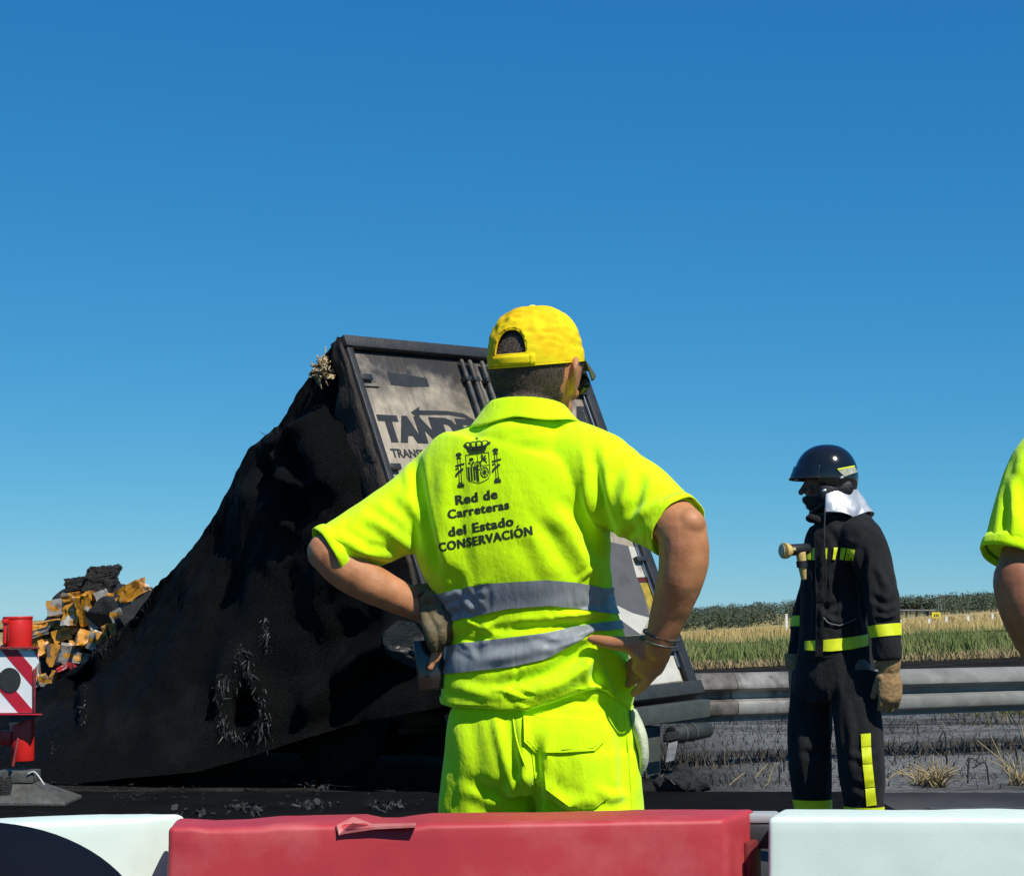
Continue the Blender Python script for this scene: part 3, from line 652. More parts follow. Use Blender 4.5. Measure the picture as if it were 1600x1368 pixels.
p = W(1049, 1174, 13.3); put('torn_number_plate', bevel(merge(box(p, (hl * .052 + V3(0, 0, .004), V3(.012, 0, .066), TF * .004))), .003), mat('dull_plate', (.30, .31, .31), (.15, .15, .15), 20, .6), TRL, smooth=40)
# chassis rails and axle underneath
for u in (.75, 1.75):
    a = T(u, -.24, -.15); b = a + _fh * 3.6 - V3(0, 0, .12); put('chassis_rail', box((a + b) / 2, ((b - a) / 2, _lat * .05, V3(0, 0, .10))), 'char', TRL, smooth=False)
for s in (1.35, 2.6):
    a = BL + _fh * s + _lat * .25; a[2] = .40; b = a + _lat * 2.0
    put('axle', tube([a, b], [.07, .07], 12, k=1), 'char', TRL)
    for k, c in enumerate((a, b)):
        w_ = put('burnt_wheel', tube([c - _lat * .14, c - _lat * .10, c + _lat * .10, c + _lat * .14], [.30, .36, .36, .30], 28, k=1, rnd=False), 'char', TRL, smooth=40)
        put('rim', tube([c - _lat * .155, c - _lat * .15], [.2, .2], 20, k=1, rnd=False), 'chassis', w_, smooth=40)
# side post strip of burnt plywood behind the left post, with a lump of torn insulation at the top corner
V = []; K = 40
for i in range(K):
    t_ = i / (K - 1); v_ = TH * (1 - t_ * .97)
    w_ = np.interp(t_, [0, .08, .3, .5, 1], [.0, .06, .24, .22, .12]) + .05 * noise.noise(Vector((t_ * 9, 1, 0)))
    for j in range(7):
        s_ = j / 6; q = T(0, v_, 0) - _lat * (.012 + .03 * noise.noise(Vector((t_ * 14, s_ * 3, 5)))) + _fh * w_ * s_ * 1.5
        V.append(q)
put('scorched_side_panel', apply_mods((V, grid_faces(K, 7)), [('SOLIDIFY', dict(thickness=.03, offset=0))]), 'burnt_wood', TRL)
parts = []
for i in range(110):
    c = W(504 + rng.normal(0, 6), 574 + rng.normal(0, 9), 12.62 + rng.uniform(-.05, .05)); a = rng.normal(size=3) * .022; b = rng.normal(size=3) * .016
    parts.append((np.array([c, c + a, c + a + b, c + b * .7]), [(0, 1, 2, 3)]))
o = put('torn_insulation', apply_mods(merge(*parts), [('SOLIDIFY', dict(thickness=.006, offset=0))]), 'insul', TRL, smooth=False); o['kind'] = 'stuff'

# ---- collapsed side curtain
TLc = T(0, TH, 0)
def side_sz(px, py):
    d = ray(px, py); A = np.array([[d[0], -_fh[0]], [d[1], -_fh[1]]]); t, s = np.linalg.solve(A, TLc[:2]); return s, CH + d[2] * t
sil = [(524, 531), (500, 556), (480, 585), (462, 612), (447, 640), (430, 667), (405, 685), (385, 697), (372, 725), (352, 768), (322, 820), (290, 865), (258, 898), (236, 920), (205, 965), (170, 1000), (130, 1036), (95, 1054), (60, 1078), (20, 1090), (-60, 1100), (-200, 1112)]
ss, zz = np.array([side_sz(*p) for p in sil]).T
NS, NT = 190, 90
S = np.linspace(0, ss.max(), NS); ZTOP = np.interp(S, ss, zz)
ZTOP += np.array([.02 * noise.noise(Vector((s * 5, 0, 0))) + .012 * noise.noise(Vector((s * 16, 2, 0))) for s in S]) * np.clip(S * 3, 0, 1)
V = []
for i, s in enumerate(S):
    zb = np.interp(s, [0, .5, 1.0, 1.5], [.56, .40, .10, .0]); zt = ZTOP[i]
    for j in range(NT):
        t_ = j / (NT - 1)
        if t_ < .8:                                              # near side, top to bottom
            tt = t_ / .8; z = zt + (zb - zt) * tt
            sr = -.98 * np.clip(1 - (z - .545) / 2.405, 0, 1) * np.clip(1 - s / 1.4, 0, 1) * min(1, tt * 4)
            fl = np.interp(s, [0, .5, 1.2, 2.2, 6], [.0, .10, .80, 1.45, 1.6]) * tt ** 2.4
            bul = .10 * math.sin(math.pi * tt) * np.clip(s * 2, 0, 1)
            nz = (.10 * noise.noise(Vector((s * 1.3, z * 1.3, 3))) + .05 * noise.noise(Vector((s * 3.5 + z, z * 1.8, 7))) + .02 * noise.noise(Vector((s * 11, z * 7, 1)))) * np.clip(s * 3, 0, 1) * np.clip(tt * 8, 0, 1)
            q = .02 - bul - fl - nz
        else:                                                    # roof side falling away behind
            tt = (t_ - .8) / .2; z = zt + .03 * math.sin(tt * 3) - tt * min(zt * .5, .7); q = .02 + 2.3 * tt; sr = 0
            if tt == 0: z = zt
        V.append(TLc * [1, 1, 0] + _fh * (s + sr) + _lat * q + V3(0, 0, z))
order = []
V = np.array(V).reshape(NS, NT, 3)
near, roof = V[:, :int(round(.8 * (NT - 1))) + 1], V[:, int(round(.8 * (NT - 1))) + 1:]
V = np.concatenate([roof[:, ::-1], near], 1); m_ = V.shape[1]
tarp = (V.reshape(-1, 3), grid_faces(NS, m_))
N_ = normals(*tarp)
if np.mean((N_ * [0, -1, 0]).sum(1)) < 0: tarp = (tarp[0], [q[::-1] for q in tarp[1]])
tarp = fold(tarp, [([(455, 660), (500, 690), (520, 740), (505, 790)], .16, 42), ([(432, 700), (455, 745), (478, 775)], .16, 16), ([(430, 760), (460, 790), (485, 800)], -.14, 18),
    ([(395, 700), (440, 690), (520, 650)], .05, 14), ([(330, 830), (300, 960), (240, 1080)], .06, 34), ([(420, 820), (400, 950), (330, 1100)], .07, 40), ([(520, 830), (480, 960), (420, 1050)], .07, 40),
    ([(640, 940), (610, 1010), (560, 1040), (500, 1100), (470, 1160)], .10, 30), ([(660, 1040), (600, 1050), (540, 1090), (480, 1150)], -.10, 22), ([(130, 1060), (135, 1120), (130, 1150)], .05, 10),
    ([(370, 1075), (385, 1105), (365, 1125)], -.22, 20), ([(345, 1060), (352, 1110), (350, 1140)], .06, 9), ([(395, 1040), (405, 1100), (425, 1110)], .07, 9), ([(220, 930), (150, 1030), (80, 1085)], .06, 9)])
tv, tf = tarp; N_ = normals(tv, tf)
tv = tv + N_ * (.012 * fbm(tv, (22, 22, 14)) + .006 * fbm(tv, (60, 60, 40), 5))[:, None]; tarp = (tv, tf)
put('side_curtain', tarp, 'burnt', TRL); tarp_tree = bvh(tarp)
# shiny melted film clinging to the curtain beside the worker's gloved hand
put('melted_film', lay([(596, 990), (622, 968), (648, 972), (662, 992), (664, 1030), (648, 1046), (622, 1036), (602, 1018)], tarp_tree, off=.012, th=.004, L=9), mat('melted_film', (.012, .016, .015), (.02, .026, .024), 20, .22, 1.0, 60, spec=.6, stretch=(.5, .5, 3.0), bdist=.03), TRL, smooth=True)
# frayed, shiny edges round the hole and tears
parts = []
def fray_line(pl, n, spread, L, out):
    pl = np.asarray(pl, float)
    for i in range(n):
        k = rng.integers(0, len(pl) - 1); p = pl[k] + (pl[k + 1] - pl[k]) * rng.uniform() + rng.normal(0, spread, 2)
        d = Vector(ray(*p)).normalized(); h = tarp_tree.ray_cast(Vector((0, 0, CH)), d)
        if h[0] is None: continue
        c = np.array(h[0]) - np.array(d) * .01; a = rng.normal(size=3) * [.45, .45, .5] + [0, 0, -.8]; a = nrm(a) * L * rng.uniform(.4, 1.6); b = nrm(rng.normal(size=3)) * L * .06
        m1 = c + a * .5 - np.array(d) * L * .2; e_ = c + a - np.array(d) * L * rng.uniform(0, .5)
        parts.append((np.array([c - b, c + b, m1 + b * .8, m1 - b * .8, e_]), [(0, 1, 2, 3), (3, 2, 4)]))
fray_line([(350, 1060), (338, 1095), (350, 1140), (380, 1150)], 150, 6, .05, 1); fray_line([(370, 1010), (385, 1040), (400, 1080), (410, 1120), (412, 1150)], 170, 8, .05, 1)
fray_line([(416, 965), (418, 1015)], 50, 3, .05, 1); fray_line([(135, 1060), (133, 1130)], 40, 3, .05, 1); fray_line([(85, 1150), (80, 1180)], 16, 5, .05, 1); fray_line([(345, 1055), (370, 1085), (395, 1110)], 40, 3, .05, 1)
o = put('frayed_edges', merge(*parts), 'fray', TRL, smooth=False); o['kind'] = 'stuff'
parts = []
fray_line([(380, 700), (395, 690), (430, 665)], 160, 3, .05, 1); fray_line([(236, 920), (170, 1000), (95, 1054)], 160, 4, .06, 1)
o = put('charred_fringe', merge(*parts), 'char', TRL, smooth=False); o['kind'] = 'stuff'

# ================================================================== CARGO: crushed cartons on a charred heap
def lump(c, r, seed, nz=.35, n=18, m=12):
    v, f = ellip(c, np.diag(r), n, m); c = np.asarray(c)
    d = v - c; k = 1 + nz * np.array([noise.noise(Vector(tuple(x / np.array(r) * 1.6 + seed))) + .5 * noise.noise(Vector(tuple(x / np.array(r) * 4 + seed))) for x in d]); return c + d * k[:, None], f
hb = W(110, 1010, 15.7); parts = []
for px, py, Y, rx_, rz_ in ((60, 1060, 16.0, .40, .34), (120, 1010, 16.0, .36, .42), (165, 990, 15.7, .36, .42), (200, 975, 15.3, .33, .34), (20, 1070, 16.1, .40, .34), (140, 1090, 15.7, .5, .4), (90, 1110, 15.8, .6, .4), (-40, 1100, 16.2, .5, .4), (160, 1100, 15.5, .6, .5)):
    parts.append(lump(W(px, py, Y), (rx_, .5, rz_), px * .1))
heap = fuse(parts, .03, 3); heap_b = V3(hb[0], hb[1], 0)
o = put('charred_cargo_heap', heap, 'char', loc=heap_b); tag(o, 'heap of charred cargo under the crushed orange cartons', 'heap'); heap_tree = bvh(heap)
def carton_mat(name, a, b, c, s, seed):
    m = bpy.data.materials.new(name); m.use_nodes = True; nn, ll = m.node_tree.nodes, m.node_tree.links; p = nn['Principled BSDF']; p.inputs['Roughness'].default_value = .4
    t = nn.new('ShaderNodeTexCoord'); mp = nn.new('ShaderNodeMapping'); mp.inputs['Location'].default_value = (seed, seed * .7, 0); ll.new(t.outputs['Object'], mp.inputs[0])
    vo = nn.new('ShaderNodeTexVoronoi'); vo.distance = 'CHEBYCHEV'; vo.inputs['Scale'].default_value = s; ll.new(mp.outputs[0], vo.inputs['Vector'])
    sp_ = nn.new('ShaderNodeSeparateColor'); ll.new(vo.outputs['Color'], sp_.inputs[0]); cr = nn.new('ShaderNodeValToRGB'); cr.color_ramp.interpolation = 'CONSTANT'
    cr.color_ramp.elements[0].color = (*a, 1); cr.color_ramp.elements[1].position = .72; cr.color_ramp.elements[1].color = (*b, 1); e_ = cr.color_ramp.elements.new(.88); e_.color = (*c, 1)
    ll.new(sp_.outputs[0], cr.inputs[0]); no = nn.new('ShaderNodeTexNoise'); no.inputs['Scale'].default_value = 14; no.inputs['Detail'].default_value = 6; ll.new(t.outputs['Object'], no.inputs['Vector'])
    mr = nn.new('ShaderNodeMapRange'); mr.inputs['From Min'].default_value = .51; mr.inputs['From Max'].default_value = .70; ll.new(no.outputs['Fac'], mr.inputs['Value'])
    mx = nn.new('ShaderNodeMix'); mx.data_type = 'RGBA'; ll.new(mr.outputs[0], mx.inputs[0]); ll.new(cr.outputs[0], mx.inputs[6]); mx.inputs[7].default_value = (.035, .028, .02, 1); ll.new(mx.outputs[2], p.inputs['Base Color']); return m
CM = {'orange': carton_mat('orange_carton', (.58, .25, .018), (.54, .51, .44), (.26, .12, .02), 11, 1.3), 'silver': carton_mat('foil_carton', (.26, .245, .22), (.50, .23, .02), (.52, .50, .45), 11, 4.1),
      'white': carton_mat('white_carton', (.48, .21, .02), (.50, .47, .42), (.16, .12, .08), 11, 7.7), 'red': carton_mat('red_wrapper', (.42, .02, .03), (.45, .08, .10), (.25, .2, .2), 9, 2.2)}
OWN = {(116, 953): 'upright orange and white carton directly under the low charred slab', (139, 950): 'upright orange carton directly under the tall charred slab', (208, 923): 'orange carton tilted against the edge of the black curtain', (88, 950): 'dark crumpled pack beside the upright cartons, nearest the striped board side',
    (72, 976): 'long flattened orange carton level with the top of the red cylinder', (60, 1000): 'small orange carton touching the outline of the red cylinder', (70, 1012): 'orange carton just above the top corner of the striped board', (88, 1024): 'pale orange carton sitting above the red wrappers',
    (58, 1055): 'narrow grey pack beside the edge of the striped board', (100, 1044): 'long red wrapper at the foot of the charred heap', (113, 1040): 'short red wrapper beside the long red one', (84, 1058): 'thin torn carton end leaning below the red wrappers', (173, 942): 'narrow orange carton wedged right of the tall charred slab'}
def carton(px, py, w, h, rot, kind, dY=0, dep=.7):
    own = OWN.get((px, py))
    Y = np.interp(px, [0, 60, 130, 180, 240], [15.3, 15.25, 15.05, 14.75, 14.15]) + dY; c = W(px, py, Y); s = Y / F; w, h = w * s / 2, h * s / 2
    a = R(rot); X_ = V3(math.cos(a), rng.uniform(-.4, .4), math.sin(a)); Z_ = V3(-math.sin(a), rng.uniform(-.3, .3), math.cos(a)); Y_ = np.cross(Z_, X_)
    v, f = apply_mods(box((0, 0, 0), (V3(1, 0, 0), V3(0, 1, 0), V3(0, 0, 1))), [('SUBSURF', dict(subdivision_type='SIMPLE', levels=3))])
    sd = rng.uniform(0, 50); k = np.array([[noise.noise(Vector((p[0] * 1.1 + sd, p[1] * 1.1, p[2] * 1.1 + i * 9))) for i in range(3)] for p in v])
    crz = np.array([abs(noise.noise(Vector((p[0] * 2.2 + sd, p[1] * 2.2, p[2] * 2.2)))) for p in v])
    v = v * (1 - .20 * crz[:, None]) + k * .21; v = np.outer(v[:, 0] * w, nrm(X_)) + np.outer(v[:, 1] * max(w, h) * dep, nrm(Y_)) + np.outer(v[:, 2] * h, nrm(Z_)) + c
    lab = {'orange': 'crushed orange and white carton on the charred heap', 'silver': 'crumpled silver grey foil pack on the charred heap', 'white': 'small torn orange and white carton end on the charred heap', 'red': 'flattened red wrapper at the foot of the charred heap'}[kind]
    lab = lab if own is None else own
    o = put('crushed_carton', (v, f), CM[kind], loc=c, smooth=25); return tag(o, lab, 'carton', 'crushed packs on the charred heap, ' + kind)
for a in ((116, 953, 30, 52, -4, 'orange'), (139, 950, 28, 48, 14, 'orange'), (163, 945, 22, 46, 20, 'silver', .1), (116, 930, 34, 14, 4, 'white', -.05), (146, 930, 26, 14, -4, 'white', .05), (173, 942, 14, 30, 12, 'orange', .15), (208, 923, 44, 24, 28, 'orange'),
          (194, 938, 20, 16, 20, 'silver'), (88, 950, 26, 26, 10, 'silver', .25), (72, 976, 46, 12, 8, 'orange', .1), (64, 988, 40, 12, 16, 'silver'), (98, 992, 30, 20, 18, 'orange'), (134, 998, 30, 26, -8, 'orange', -.1), (112, 984, 30, 12, 30, 'white', .05),
          (148, 1000, 16, 28, -18, 'silver', -.1), (160, 1000, 18, 26, 16, 'white', -.12), (70, 1012, 24, 26, 10, 'orange'), (60, 1000, 16, 20, 0, 'orange'), (88, 1024, 24, 34, 10, 'white', -.05), (108, 1022, 32, 30, -16, 'silver', -.1), (126, 1028, 26, 18, -10, 'silver', -.12),
          (58, 1055, 12, 40, 6, 'silver', -.1), (68, 1062, 14, 18, 20, 'silver', -.15), (84, 1058, 12, 20, -28, 'white', -.2), (100, 1044, 24, 8, 24, 'red', -.2), (113, 1040, 10, 10, 30, 'red', -.2), (176, 984, 10, 22, 6, 'white', -.15), (166, 980, 14, 8, 20, 'white', -.1), (46, 990, 24, 26, 10, 'orange', .1), (30, 1005, 30, 30, 4, 'silver', .3),
          (184, 962, 20, 22, 24, 'silver', .1), (150, 970, 26, 30, 20, 'silver', .05), (76, 1000, 26, 16, -6, 'silver', .1), (120, 1008, 22, 18, 12, 'orange', 0), (150, 955, 18, 40, 30, 'orange', .1)):
    carton(*a)
# two charred slabs on top of the heap
for px, py, w, h, rot, sd, lab in ((120, 913, 30, 18, 8, 3, 'low charred black slab lying behind the tall one on the cartons'), (158, 906, 42, 34, 4, 8, 'tall charred black slab with ragged top on the orange cartons')):
    c = W(px, py, 15.05); s = 15.05 / F; v, f = apply_mods(box((0, 0, 0), (V3(1, 0, 0), V3(0, .7, 0), V3(0, 0, 1))), [('SUBSURF', dict(subdivision_type='SIMPLE', levels=4))])
    k = np.array([[noise.noise(Vector((p[0] * 2 + sd, p[1] * 2, p[2] * 2 + i * 5))) + .6 * noise.noise(Vector((p[0] * 6 + sd, p[1] * 6, p[2] * 6 + i * 5))) for i in range(3)] for p in v]); v = v + k * .22
    v[:, 2] += np.where(v[:, 2] > .8, .25 * np.abs(np.sin(v[:, 0] * 11 + sd)), 0); v[:, 0] += .25 * v[:, 2] * (1 if sd == 8 else 0)
    a = R(rot); X_ = V3(math.cos(a), .1, math.sin(a)); Z_ = V3(-math.sin(a), 0, math.cos(a))
    v = c + np.outer(v[:, 0] * w * s / 2 * 1.1, X_) + np.outer(v[:, 1] * w * s / 2, V3(0, 1, 0)) + np.outer(v[:, 2] * h * s / 2, Z_)
    tag(put('charred_slab', (v, f), 'char', loc=c, smooth=25), lab, 'slab')
# ash and debris at the foot of the trailer
pcs = []
for i in range(260):
    px = rng.uniform(-40, 700); Y = rng.uniform(11.3, 13.2); b = onz(px, CH * F / Y + HZ, .012); s = rng.uniform(.004, .012); a = rng.normal(size=(3, 3)) * s
    v, f = box(b + V3(0, 0, s * .4), a * [[1, 1, .6]] * .5); pcs.append((v + rng.normal(0, s * .15, v.shape), f))
o = put('ash_debris', merge(*pcs), 'char', smooth=False); tag(o, 'black ash and fragments strewn below the trailer', 'debris', kind='stuff')
pcs = []
for cx_, cy_, k in ((385, 1262, 18), (310, 1266, 8), (490, 1258, 12), (600, 1258, 14), (500, 1228, 8)):
    for i in range(k * 2):
        b = onz(cx_ + rng.normal(0, 16), cy_ + rng.normal(0, 4), .03); a = rng.normal(size=(3, 3)) * .009; v, f = box(b, a * .6); pcs.append((v, f))
o = put('pale_debris', merge(*pcs), mat('pale_ash', (.035, .035, .033), (.01, .01, .01), 30, .8), smooth=False); tag(o, 'small pale ash fragments on the road below the black curtain', 'debris', kind='stuff')
c = onz(1062, 1226, .05); dl = fuse([lump(c + V3(dx, dy, dz), (r_, r_, r_ * .7), dx * 30) for dx, dy, dz, r_ in ((0, 0, .02, .10), (.08, .05, -.01, .09), (-.08, .05, 0, .08), (.15, .02, .0, .06), (.02, 0, .09, .06))], .012, 2)
o = put('charred_lump', dl, 'char', loc=c * [1, 1, 0]); tag(o, 'black melted lump lying beside the bumper bracket', 'debris')
parts = []
for i in range(60):
    b = c + V3(rng.normal(.05, .12), rng.normal(-.06, .06), rng.uniform(-.02, .06)); a = nrm(rng.normal(size=3)) * .05; w_ = nrm(rng.normal(size=3)) * .006; parts.append((np.array([b, b + w_, b + a + w_, b + a]), [(0, 1, 2, 3)]))
o = put('wire_scraps', merge(*parts), 'fray', smooth=False); tag(o, 'thin scraps of wire round the black melted lump', 'debris', kind='stuff')

# ================================================================== OUTRIGGER LEG WITH HAZARD BOARD
YO = 11.6; so = YO / F
fb = W(35, 1251, YO); fb[2] = 0.012
OR = thing('outrigger_leg', fb, 'red hydraulic outrigger leg with striped board and steel foot plate', 'outrigger')
def OW(px, py, dY=0): return W(px, py, YO + dY)
def ocyl(name, px, y0, y1, r, m, dY=0, bv=.004): return put(name, bevel(tube([OW(px, y1, dY), OW(px, y0, dY)], [r * so, r * so], 32, ref=(1, 0, 0), k=1, rnd=False), bv), m, OR, smooth=35)
ocyl('upper_cylinder', 28, 965, 1011, 22, 'red_paint'); ocyl('cylinder_lip', 28, 962.5, 967, 23, 'red_paint')
put('hose_clip', bevel(merge(box(OW(9, 970, -.1), (V3(.016, 0, 0), V3(0, .03, 0), V3(0, 0, .014))), tube([OW(8, 972, -.11), OW(7, 1003, -.11)], [.012, .012], 10, k=1)), .003), 'red_paint', OR, smooth=35)
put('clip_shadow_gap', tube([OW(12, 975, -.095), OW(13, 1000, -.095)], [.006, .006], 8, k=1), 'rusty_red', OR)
put('hose', tube([OW(4, 985, -.05), OW(-30, 984, -.05), OW(-120, 982, 0)], [.01, .01, .01], 8), 'black_plastic', OR)
bd = lambda px, py, d=0: OW(px, py, -.12 + d)
def slab(poly, d0, d1):
    a = [bd(*p, d0) for p in poly]; b = [bd(*p, d1) for p in poly]; k = len(poly); return np.array(a + b), [tuple(range(k)), tuple(range(2 * k - 1, k - 1, -1))] + [(i + k, (i + 1) % k + k, (i + 1) % k, i) for i in range(k)]
brd = put('hazard_board', slab([(-46, 1014), (52, 1014), (60, 1021), (61, 1034), (54, 1044), (51, 1050), (51, 1113), (-46, 1113)], -.006, .012), 'board_white', OR, smooth=False)
def clip_stripe(c, w, lo=-45.5, hi=50.5, t0=1014.5, t1=1112.5):
    # 45-degree stripe: points with (y-1014)*0.93 - x + c within w, clipped to the board rectangle
    poly = [(lo, t0), (hi, t0), (hi, t1), (lo, t1)]
    for sgn, lim in ((1, c), (-1, c + w)):
        out = []
        fn = lambda p: sgn * ((p[0] - (p[1] - t0) * .86) - lim)
        for i in range(len(poly)):
            a, b = poly[i], poly[(i + 1) % len(poly)]; fa, fb_ = fn(a), fn(b)
            if fa >= 0: out.append(a)
            if fa * fb_ < 0: t = fa / (fa - fb_); out.append((a[0] + (b[0] - a[0]) * t, a[1] + (b[1] - a[1]) * t))
        poly = out
        if not poly: return None
    return poly
for c in (1, -56, -113):
    p_ = clip_stripe(c, 26)
    if p_ and len(p_) > 2: put('red_stripe', slab(p_, -.0085, -.0062), 'board_red', brd, smooth=False)
put('red_stripe', slab([(51, 1014.5), (59, 1021), (60.5, 1030)], -.0085, -.0062), 'board_red', brd, smooth=False)
ca = [(15 + 17.5 * math.cos(t), 1062 + 19.5 * math.sin(t)) for t in np.linspace(0, 2 * math.pi, 40, endpoint=False)]
put('black_disc', slab(ca, -.013, -.0062), 'lamp_black', brd, smooth=False)
put('top_plate', bevel(slab([(-48, 1010), (62, 1010), (62, 1013.5), (-48, 1013.5)], -.04, .2), .003), 'rusty_red', OR, smooth=35)
put('bottom_plate', bevel(slab([(-50, 1113.5), (66, 1114.5), (66, 1117), (-50, 1117)], -.05, .22), .003), 'board_red', OR, smooth=35)
put('edge_strip', bevel(slab([(51.5, 1045), (55.5, 1044), (55.5, 1113), (51.5, 1113)], -.02, .02), .002), 'rusty_red', OR, smooth=35)
put('gusset', slab([(15, 1117.5), (60, 1117.5), (52, 1123), (42, 1124), (26, 1130), (14, 1134)], -.02, -.012), 'lamp_black', OR, smooth=False)
ocyl('lower_cylinder', 35, 1118, 1188, 18, 'red_paint'); ocyl('piston_rod', 35, 1188, 1222, 5.5, 'grey_steel')
put('side_lug', bevel(box(OW(10, 1152, -.02), (V3(.035, 0, 0), V3(0, .03, 0), V3(0, 0, .042))), .006), 'red_paint', OR, smooth=35)
put('release_lever', bevel(tube([OW(28, 1155, -.1), OW(20, 1196, -.12)], [.011, .010], 8, k=1), .002), 'rusty_red', OR)
# foot: pyramid of ribs on a plate
pa = OW(-45, 1250); pbx = OW(112, 1242); Pv = []; fc = OW(34, 1246)
plate = [V3(-.31, -.22, 0), V3(.31, -.22, 0), V3(.31, .22, 0), V3(-.31, .22, 0)]
v = [fc * [1, 1, 0] + p + V3(0, 0, .014) for p in plate] + [fc * [1, 1, 0] + p + V3(0, 0, .035) for p in plate] + [fc * [1, 1, 0] + p * [.25, .3, 1] + V3(0, 0, .14) for p in plate]
put('foot_plate', bevel((np.array(v), [(3, 2, 1, 0), (0, 1, 5, 4), (1, 2, 6, 5), (2, 3, 7, 6), (3, 0, 4, 7), (4, 5, 9, 8), (5, 6, 10, 9), (6, 7, 11, 10), (7, 4, 8, 11), (8, 9, 10, 11)]), .004), 'grey_steel', OR, smooth=30)
put('foot_socket', bevel(box(fc * [1, 1, 0] + V3(-.02, 0, .17), (V3(.11, 0, 0), V3(0, .09, 0), V3(0, 0, .035))), .006), 'grey_steel', OR, smooth=35)
for dx in (-.11, -.06): put('rib', bevel(box(fc * [1, 1, 0] + V3(dx, -.12, .10), (V3(.025, 0, .03), V3(0, .05, 0), V3(-.01, 0, .05))), .004), 'char', OR, smooth=35)
put('retaining_wire', tube([fc * [1, 1, 0] + V3(.06, -.1, .19), fc * [1, 1, 0] + V3(.10, -.1, .2), fc * [1, 1, 0] + V3(.16, -.12, .13)], [.005] * 3, 6), mat('pale_wire', (.5, .5, .48), None, 9, .4), OR)
put('outrigger_beam', bevel(box(OW(-160, 1060, .12), (V3(.82, 0, 0), V3(0, .09, 0), V3(0, 0, .10))), .01), 'red_paint', OR, smooth=35)

# ================================================================== WATER-FILLED BARRIERS
def barrier(pts, ztop, m, name, label, sub=5, dents=(), flare=.09, low=None, bv=.010):
    P = np.array([onz(x, y, ztop) for x, y in pts]); c = P.mean(0); rows = [(ztop, 0), (ztop - .30, .004), (ztop - .40, .03), (.16, flare), (.012, flare)]
    def off(d):
        k = len(P); out = []
        for i in range(k):
            e0 = nrm((P[i] - P[i - 1])[:2]); e1 = nrm((P[(i + 1) % k] - P[i])[:2]); n0, n1 = V3(e0[1], -e0[0]), V3(e1[1], -e1[0]); bb = (n0 + n1) / max(.3, 1 + n0 @ n1); out.append(P[i][:2] + bb * d)
        return np.array(out)
    V = []; k = len(P)
    for z, d in rows: V += [(*q, z) for q in off(d)]
    Fc = [tuple(range(k - 1, -1, -1))] + [(i * k + j, i * k + (j + 1) % k, (i + 1) * k + (j + 1) % k, (i + 1) * k + j) for i in range(len(rows) - 1) for j in range(k)] + [tuple(range((len(rows) - 1) * k, len(rows) * k))]
    Fc[0] = tuple(range(k)); 
    bm = bmesh.new(); vs = [bm.verts.new(p) for p in V]; [bm.faces.new([vs[i] for i in q]) for q in Fc]; bmesh.ops.recalc_face_normals(bm, faces=bm.faces)
    bm.verts.index_update(); vf = (np.array([x.co[:] for x in bm.verts]), [tuple(x.index for x in q.verts) for q in bm.faces]); bm.free()
    vf = bevel(vf, bv, 4)
    bm = bmesh.new(); vs = [bm.verts.new(p) for p in vf[0]]; [bm.faces.new([vs[i] for i in q]) for q in vf[1]]
    for _ in range(7):
        e_ = [x for x in bm.edges if x.calc_length() > .03]
        if not e_: break
        bmesh.ops.subdivide_edges(bm, edges=e_, cuts=1, use_grid_fill=True)
    bmesh.ops.triangulate(bm, faces=[x for x in bm.faces if len(x.verts) > 4]); bm.verts.index_update()
    v = np.array([x.co[:] for x in bm.verts]); f = [tuple(x.index for x in q.verts) for q in bm.faces]; bm.free()
    N = normals(v, f); v = v + N * (.0022 * fbm(v, (7, 7, 7)) + .0007 * fbm(v, (30, 30, 30), 3))[:, None]
    px = proj(v)
    for (x0, x1, amp) in dents:
        w = np.clip(np.minimum((px[:, 0] - x0) / 25, (x1 - px[:, 0]) / 25), 0, 1) * np.clip((v[:, 2] - (ztop - .06)) / .05, 0, 1); v[:, 2] -= amp * w
    base = V3(c[0], c[1], 0); b = thing(name, base, label, 'barrier'); put('shell', (v, f), m, b, smooth=32); return b
b1 = barrier([(-320, 1300), (0, 1287), (222, 1276.5), (292, 1269.5), (230, 1269), (0, 1276.5), (-300, 1283)], .80, 'white_plastic', 'white_barrier', 'white plastic water barrier behind the torn red one, near the striped outrigger')
b2 = barrier([(262, 1291), (700, 1286), (1134, 1278.5), (1181, 1262), (700, 1268), (275, 1276)], .80, 'red_plastic', 'red_barrier', 'dented red plastic water barrier with a torn top in front of the worker', dents=((575, 660, .007), (300, 430, .004)))
b3 = barrier([(1199, 1276), (1660, 1277), (1900, 1277), (1900, 1262), (1660, 1262.5), (1222, 1263)], .80, 'white_plastic', 'white_barrier', 'white plastic water barrier in front of the firefighter')
# torn lip on the red one, sockets and coupling pins in the gaps
def P8(px, py, z): return onz(px, py, z)
YB = onz(530, 1288, .80)[1] - .002
tl = [W(530, 1304, YB - .006), W(526, 1288, YB), W(552, 1275, YB + .06), W(582, 1286, YB + .03), W(650, 1285, YB + .02), W(650, 1288, YB - .002), W(585, 1291, YB - .004), W(534, 1299, YB - .005), W(550, 1283, YB + .03)]
put('torn_lip', apply_mods((np.array(tl), [(0, 1, 8, 7), (1, 2, 8), (2, 3, 8), (8, 3, 6, 7), (3, 4, 5, 6)]), [('SUBSURF', dict(levels=2, subdivision_type='SIMPLE')), ('SOLIDIFY', dict(thickness=.004, offset=1))]), mat('torn_plastic', (.56, .20, .18), (.48, .10, .10), 20, .6), b2, smooth=30)
put('tear_opening', (np.array([W(535, 1297, YB - .006), W(551, 1285, YB - .003), W(576, 1289, YB - .004), W(560, 1292, YB - .006)]), [(0, 1, 2, 3)]), mat('tear_inside', (.18, .012, .016), None, 9, .8), b2, smooth=False)
sk = P8(1168, 1262, .80); ed = nrm((P8(1181, 1262, .8) - P8(1134, 1278.5, .8)))
